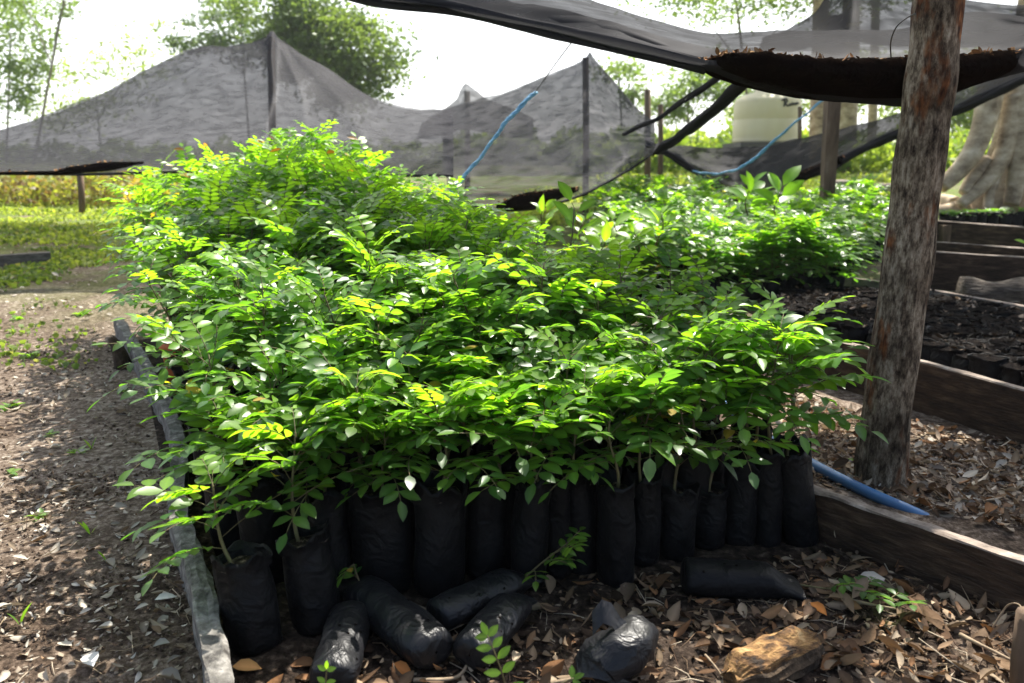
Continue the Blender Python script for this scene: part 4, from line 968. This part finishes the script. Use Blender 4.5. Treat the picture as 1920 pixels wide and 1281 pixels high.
grass('grass', 'bright low grass growing over the open ground', [
    ((G(-200, 540), G(180, 500), G(330, 395), G(-200, 385)), 6500, .015, .06, .35), ((G(-200, 390), G(400, 395), P(420, 350, 16), P(-260, 350, 16)), 5000, .03, .10, .25),
    ((G(880, 420), G(1280, 440), P(1300, 330, 17), P(1000, 330, 17)), 5500, .02, .09, .35), ((P(1180, 345, 15), P(1700, 345, 15), P(1750, 312, 26), P(1100, 312, 26)), 4200, .05, .14, .3)], 41)
def weed(px, py, n, L, seed, label, blade=False):
    p = G(px, py); rnd = random.Random(seed); mb = MB()
    for i in range(n):
        a = rnd.uniform(0, 6.28); el = R(rnd.uniform(55, 80) if blade else rnd.uniform(8, 40)); d = Vector((math.cos(a) * math.cos(el), math.sin(a) * math.cos(el), math.sin(el)))
        l = L * rnd.uniform(.6, 1.1); leaflet(mb, p + d * (.004), d, Vector((rnd.gauss(0, .3), rnd.gauss(0, .3), 1)), l, l * (.18 if blade else .5), mixc((.07, .16, .03), (.17, .27, .04), rnd.random()), .2, .3)
    tag(mb.build('weed', M['leaf'], origin=p), label, 'weed', 'small weeds on the bare soil')
for i, (x, y, n, L, b, lab) in enumerate([(72, 968, 7, .045, 0, 'flat weed rosette on the soil at left, bottommost of the rosettes'), (60, 668, 9, .07, 0, 'low weed patch on the path at the left edge level with the orange pot'), (18, 888, 6, .04, 0, 'weed cut by the left edge of the photo'), (145, 852, 7, .05, 0, 'small weed left of the upright grass blade'), (172, 845, 3, .06, 1, 'single upright grass blade beside the grey rail'),
        (232, 735, 7, .05, 0, 'weed in the shade just outside the left rail'), (170, 1005, 4, .05, 1, 'grass tuft on the bare soil right of the flat rosette'), (38, 1175, 3, .06, 1, 'grass blade shoot at the bottom left corner'), (200, 1055, 3, .035, 1, 'bent green blade by the small beige leaf'), (95, 815, 6, .05, 0, 'sparse weed on the path at mid left'), (150, 590, 8, .07, 0, 'weed on the pale path beside the bed far left'), (30, 600, 8, .07, 0, 'weed on the pale path at the far left edge'), (15, 765, 7, .06, 0, 'weed at the left edge above the sparse weed'), (1605, 868, 4, .035, 0, 'small green sprout at the foot of the round post')]):
    weed(x, y, n, L, 60 + i, lab, bool(b))

# ------------------------------------------------------------------ trees, brush, tank
def cloud(mb, rnd, c, rad, n, size, pal, clumps=14, spread=.34):
    cs = []
    for _ in range(clumps):
        v = Vector((rnd.gauss(0, 1), rnd.gauss(0, 1), rnd.gauss(0, 1))).normalized() * rnd.uniform(.35, 1.0) ** .6
        cs.append((Vector((v.x * rad[0], v.y * rad[1], v.z * rad[2])), rnd.uniform(.6, 1.2), rnd.random()))
    for _ in range(n):
        o, k, tone = rnd.choice(cs); sp_ = spread * k
        p = Vector(c) + o + Vector((rnd.gauss(0, sp_ * rad[0]), rnd.gauss(0, sp_ * rad[1]), rnd.gauss(0, sp_ * rad[2] * .8)))
        col = mixc(pal[0], pal[1], min(1, max(0, tone * .7 + rnd.random() * .4))); L = size * rnd.uniform(.6, 1.4)
        d = Vector((rnd.gauss(0, 1), rnd.gauss(0, 1), rnd.gauss(-.2, .6))).normalized(); s_ = d.orthogonal().normalized(); s_ = Matrix.Rotation(rnd.uniform(0, 6.28), 3, d) @ s_
        mb.add([p, p + d * L * .5 + s_ * L * .28, p + d * L, p + d * L * .5 - s_ * L * .28], [(0, 1, 2, 3)], 0, col)
    return cs
def tree(label, px, Y, blobs, pal, seed, leaf=.22, n=2600, trunk=.06, group='trees behind the nets', lean=0, cat='tree', name='tree'):
    """blobs: picture centre and half sizes of the crown masses"""
    rnd = random.Random(seed); b = on_ground(P(px, 300, Y).x, Y, -.1); t = thing(name, label, cat, b, group); cm = MB(); tm = MB()
    tops = []
    for bx, by, rx, ry in blobs:
        c = P(bx, by, Y + rnd.uniform(-1, 1)); k = Y / F; r = (rx * k, rx * k * .8, ry * k)
        cs = cloud(cm, rnd, c, r, int(n * 1.15 * rx * ry / 4500), leaf * .78, pal, clumps=max(8, int(rx * ry / 320))); tops.append((c, cs, r))
    main = tops[0][0]; tm.tube(cr([b, b.lerp(main, .5) + Vector((lean, 0, 0)), main], 6), [trunk * (1 - .045 * i) for i in range(13)], 9, rough=.15)
    for c, cs, r in tops:
        st_ = b.lerp(main, .62)
        tm.tube(cr([st_, st_.lerp(c, .5) + Vector((0, 0, .2)), c], 4), [trunk * .5, trunk * .45, trunk * .4, trunk * .36, trunk * .3, trunk * .26, trunk * .22, trunk * .18, trunk * .14], 6)
        for o, k, _ in cs[:7]: tm.tube([c - Vector((0, 0, r[2] * .4)), c + o * .5, c + o], [trunk * .2, trunk * .12, trunk * .05], 5)
    tm.build('trunk', M['bark'], t); cm.build('crown', M['tree_leaf'], t); return t
DG, LG, YG, BG_ = ((.07, .115, .035), (.15, .21, .06)), ((.09, .15, .04), (.17, .24, .07)), ((.14, .21, .035), (.26, .33, .06)), ((.06, .10, .05), (.10, .15, .07))  # crown palettes; lighter colour stands in for haze on the far trees
tree('dense green round topped tree behind the tallest net peak', 610, 34, [(645, 95, 78, 78), (590, 55, 60, 55), (670, 140, 48, 38), (560, 110, 55, 45), (520, 30, 60, 45)], DG, 1, .26, 5200)
tree('blue green airy tree left of the dense round one', 470, 40, [(450, 30, 75, 40), (400, 55, 60, 35), (480, 85, 60, 35), (360, 70, 45, 25)], BG_, 2, .26, 1700)
tree('pale tree at the far left edge of the photo', 10, 42, [(20, 60, 70, 60), (10, 180, 55, 55), (60, 130, 40, 40)], LG, 3, .28, 2000)
tree('lacy light green tree between the left edge and the tallest net', 190, 46, [(180, 170, 80, 55), (250, 110, 65, 45), (290, 80, 50, 35), (120, 220, 60, 40)], YG, 4, .26, 900)
tree('hanging foliage tree at the top left', 60, 30, [(120, 0, 50, 26), (30, -20, 80, 40)], LG, 5, .2, 1500)
tree('light green tree just right of the middle net peak', 1170, 32, [(1160, 128, 44, 22), (1190, 165, 26, 26)], LG, 6, .22, 2200)
tree('feathery tree behind the twisted net bundle', 1290, 36, [(1290, 180, 62, 48), (1240, 200, 50, 35), (1340, 150, 60, 40)], LG, 7, .22, 2600)
tree('yellow green tree behind the cream tank', 1500, 40, [(1420, 190, 70, 50), (1540, 170, 80, 60), (1640, 160, 70, 60)], YG, 8, .26, 2400)
tree('shady green tree between the round post and the big pale trunk', 1800, 34, [(1800, 215, 70, 45), (1740, 150, 60, 60), (1870, 130, 80, 70)], YG, 9, .22, 3200)
tree('high spreading tree whose twigs show through the overhead net', 1420, 24, [(1380, 0, 170, 40), (1560, -40, 170, 60), (1250, -30, 90, 35)], LG, 10, .16, 1000, trunk=.05)
# far brush wall and dry thicket
def brush(name, label, spans, seed, pal, leaf, cat='brush'):
    rnd = random.Random(seed); mb = MB()
    for (x0, x1, yt, Y, n) in spans:
        for _ in range(n):
            x = rnd.uniform(x0, x1); g = P(x, 300, Y + rnd.uniform(-1.2, 1.2)); z0 = gz(g.x, g.y); top = P(x, yt, Y).z
            hh = (top - z0) * (.55 + .45 * (nz(x * .02, seed) + .7 * nz(x * .07, seed, 3) + .5)); z = z0 + max(.02, hh) * rnd.random() ** .8; p = Vector((g.x, g.y, z)); L = leaf * rnd.uniform(.6, 1.5)
            d = Vector((rnd.gauss(0, 1), rnd.gauss(0, 1), rnd.gauss(.2, .7))).normalized(); s_ = Matrix.Rotation(rnd.uniform(0, 6.28), 3, d) @ d.orthogonal().normalized(); col = mixc(rnd.choice(pal), rnd.choice(pal), rnd.random())
            mb.add([p, p + d * L * .5 + s_ * L * .28, p + d * L, p + d * L * .5 - s_ * L * .28], [(0, 1, 2, 3)], 0, col)
    return tag(mb.build(name, M['tree_leaf']), label, cat, kind='stuff')
brush('dry_thicket', 'dry brown and yellow thicket along the left boundary', [(-300, 480, 318, 14.5, 9000)], 3, [(.20, .13, .06), (.24, .24, .06), (.13, .10, .05), (.22, .26, .05)], .10)
brush('ochre_bush', 'ochre yellow bush under the left net hem', [(225, 320, 322, 13, 1100)], 6, [(.36, .26, .03), (.42, .34, .05), (.25, .2, .04)], .07)
brush('far_brush', 'sunny yellow green undergrowth along the far side of the clearing', [(-400, 900, 262, 44, 9000), (850, 2300, 235, 30, 16000), (1080, 2200, 262, 24, 8000)], 8, [(.14, .21, .035), (.24, .31, .05), (.20, .26, .05), (.10, .16, .04)], .24)

# big pale buttressed tree
def big_tree():
    Y = 12.8; rnd = random.Random(77); c0 = on_ground(P(1905, 380, Y).x, Y, -.1); t = thing('buttressed_tree', 'big pale tree with flaring buttress roots at the right edge', 'tree', c0); tm = MB(); k = Y / F
    n = 72; rows = []
    lobes = [(R(200), 1.0), (R(258), .62), (R(300), .8), (R(345), 1), (R(40), 1), (R(110), .9), (R(155), .8)]
    for i in range(34):
        z = 4.6 * (i / 33) ** 1.5; row = []; fl = math.exp(-z / .55)
        for j in range(n):
            a = 2 * math.pi * j / n; b = 0
            for la, am in lobes:
                dd = (a - la + math.pi) % (2 * math.pi) - math.pi; b = max(b, am * math.exp(-(dd / .20) ** 2)); 
            fluting = sum(am * math.exp(-(((a - la + math.pi) % (2 * math.pi) - math.pi) / .3) ** 2) for la, am in lobes)
            r = .30 + .14 * min(1, fluting) * math.exp(-z / 2.6) + .80 * b * fl
            r *= 1 + .03 * nz(a * 2, z * 1.5, 4); row.append(c0 + Vector((math.cos(a) * r, math.sin(a) * r, z)))
        rows.append(row)
    tm.grid(rows, close=True)
    for la, am in lobes:   # surface roots running on from the buttresses
        p = c0 + Vector((math.cos(la) * 1.1, math.sin(la) * 1.1, .16)); pts = [p]
        for q in range(5):
            la2 = la + rnd.uniform(-.35, .35); p = p + Vector((math.cos(la2), math.sin(la2), 0)) * .35; p.z = gz(p.x, p.y) + .05 - q * .02; pts.append(p.copy())
        tm.tube(cr(pts, 4), [.15 - .0055 * i for i in range(len(pts) * 4 - 3)], 8, rough=.2)
    for path, r0, r1 in (([(1868, 60), (1862, 140), (1850, 210), (1832, 270), (1800, 318), (1764, 350)], 24, 13), ([(1905, 180), (1893, 250), (1872, 310), (1838, 352), (1800, 384)], 20, 9), ([(1882, 290), (1868, 330), (1856, 362), (1852, 392)], 11, 8), ([(1925, 120), (1916, 220), (1908, 320), (1896, 384)], 24, 12), ([(1850, 300), (1822, 335), (1806, 362)], 13, 8)):
        pp = []
        for q, (x, y) in enumerate(path): pp.append(P(x, y, Y - .55 - .28 * q / len(path)))
        pl = cr(pp, 6); tm.tube(pl, [k * (r0 + (r1 - r0) * q / (len(pl) - 1)) for q in range(len(pl))], 14, rough=.10)
    top = c0 + Vector((0, 0, 4.5)); cm = MB()
    for i in range(9):
        a = i * 2.4; L = rnd.uniform(2.5, 5.5); e = top + Vector((math.cos(a) * L, math.sin(a) * L, rnd.uniform(1.5, 4))); tm.tube(cr([top - Vector((0, 0, .4)), top.lerp(e, .5) + Vector((0, 0, .8)), e], 5), [.26 - .02 * q for q in range(11)], 8)
        cloud(cm, rnd, e, (2.0, 2.0, 1.1), 900, .26, LG, clumps=9, spread=.28)
    tm.build('trunk', M['bark_pale'], t); cm.build('crown', M['tree_leaf'], t)
big_tree()
G5 = 'pale tree trunks beside the tank'
for px, Y, w_, lab in ((1532, 22, 15, 'brownish trunk hidden behind the square post'), (1588, 24, 16, 'pale trunk just right of the square post'), (1635, 26, 8, 'slim dark trunk left of the round post')):
    b = on_ground(P(px, 300, Y).x, Y, -.1); top = P(px + 6, -250, Y); t = thing('tree', lab + ' in the distance', 'tree', b, G5); mb = MB(); mb.tube(cr([b, b.lerp(top, .5) + Vector((.08, 0, 0)), top], 6), [px_size(w_, b) * (1.1 - .03 * i) for i in range(13)], 12, rough=.12); mb.build('trunk', M['bark_pale'], t)
    cm = MB(); cloud(cm, random.Random(int(px)), top, (2, 2, 1.3), 1200, .24, LG); cm.build('crown', M['tree_leaf'], t)
# tank on its block base
def tank():
    Y = 21; k = Y / F; c = P(1434, 268, Y); r = 58 * k; zt = P(1434, 186, Y).z - c.z; b = on_ground(c.x, Y); t = thing('water_tank', 'cream plastic water tank on a low block base', 'water tank', b); mb = MB(); n = 48
    prof = [(0, .96), (.02, .99), (.06, 1), (.1, .985), (.14, 1), (zt * .5, 1), (zt * .52, .988), (zt * .54, 1), (zt * .9, 1), (zt * .96, .98), (zt, .93), (zt + .10, .72), (zt + .16, .42), (zt + .17, .40), (zt + .24, .40), (zt + .25, .3), (zt + .26, .01)]
    mb.grid([[c + Vector((math.cos(6.2832 * j / n) * r * q, math.sin(6.2832 * j / n) * r * q, z)) for j in range(n)] for z, q in prof], close=True); mb.build('tank_body', M['tank'], t)
    pm = MB(); h = c.z - b.z
    if h > .05: pm.grid([[b + Vector((sx * r * 1.05, sy * r * 1.05, z)) for sx, sy in ((-1, -1), (1, -1), (1, 1), (-1, 1))] for z in (-.1, h - .005)], close=True); pm.f.append((4, 5, 6, 7)); pm.m.append(0); pm.build('block_base', M['greyboard'], t, smooth=False)
    im = MB()   # the blurred dark wordmark: a tall initial and a run of small letters
    def on(px, py):
        q = P(px, py, Y); dx = max(-.97, min(.97, (q.x - c.x) / r)); return Vector((q.x, Y - math.sqrt(1 - dx * dx) * r - .012, q.z))
    strokes = [[(1449, 190), (1452, 196), (1450, 204)], [(1446, 193), (1454, 190), (1456, 195), (1450, 198)], [(1452, 198), (1458, 203), (1462, 199)], [(1461, 199), (1464, 202), (1467, 197), (1470, 201), (1473, 197), (1476, 200), (1479, 196), (1482, 198)]]
    for s_ in strokes: im.tube(cr([on(x, y) for x, y in s_], 4), .02, 6)
    im.build('dark_lettering', M['ink'], t)
tank()

# far black bags behind the rearmost board
rnd = random.Random(51)
for i in range(9):
    p = P(1770 + i * 22, 428, 9.6); p.z = gz(p.x, p.y)
    p2 = P(1770 + i * 22, 402 - i * .6, 9.6); t = thing('seedling_bag', 'far black bag with a tiny green sprout behind the rearmost board', 'grow bag', p, 'far black bags with sprouts at right'); k = (p2.z - p.z) / BAG_H
    b = inst('grow_bag', rnd.choice(BAGS)[0], t, (0, 0, 0), (0, 0, rnd.uniform(0, 6)), (1.35, 1.35, max(.5, k)))
    hh, (s_, f_) = pick(.1, rnd); inst('foliage', f_, t, (0, 0, p2.z - p.z - .03), (0, 0, rnd.uniform(0, 6)), (.8, .8, .5))
p = P(1925, 475, 6.2); broad_sapling(p, .12, 7, .08, 'small green plant at the right edge above the lying stump', .9, 71, bare=.2)
sprig_p = on_ground(P(1605, 400, 8.6).x, 8.6)
def thin_shrub():
    rnd = random.Random(5); t = thing('thin_shrub', 'thin leafy shrub standing between the square and round posts', 'shrub', sprig_p); sm = MB(); fm = MB()
    top = P(1610, 345, 8.6); sm.tube([sprig_p, sprig_p.lerp(top, .5) + Vector((.03, 0, 0)), top], [.01, .008, .004], 6)
    for i in range(12): compound(fm, rnd, sprig_p.lerp(top, .45 + .55 * i / 11), i * 2.4, R(30), .26, 4, .085, .6)
    sm.build('stem', M['stem'], t); fm.build('foliage', [M['leaf'], M['stem']], t)
thin_shrub()


# ------------------------------------------------------------------ hazy, sunlit air over the clearing
hz = MB(); x0, x1, y0, y1, z0, z1 = -70, 70, -12, 75, -1.2, 18
hz.add([(x, y, z) for z in (z0, z1) for x, y in ((x0, y0), (x1, y0), (x1, y1), (x0, y1))], [(3, 2, 1, 0), (4, 5, 6, 7), (0, 1, 5, 4), (1, 2, 6, 5), (2, 3, 7, 6), (3, 0, 4, 7)])
hm_, ht, hp = newmat('haze_air'); ht.nodes.remove(hp)
pv = ht.nodes.new('ShaderNodeVolumePrincipled'); pv.inputs['Color'].default_value = (.95, .96, 1, 1); pv.inputs['Density'].default_value = .0006; pv.inputs['Anisotropy'].default_value = .2
ht.links.new(pv.outputs[0], ht.nodes['Material Output'].inputs['Volume'])
tag(hz.build('haze', hm_, smooth=False), 'pale sunlit haze filling the clearing', 'haze', kind='stuff')
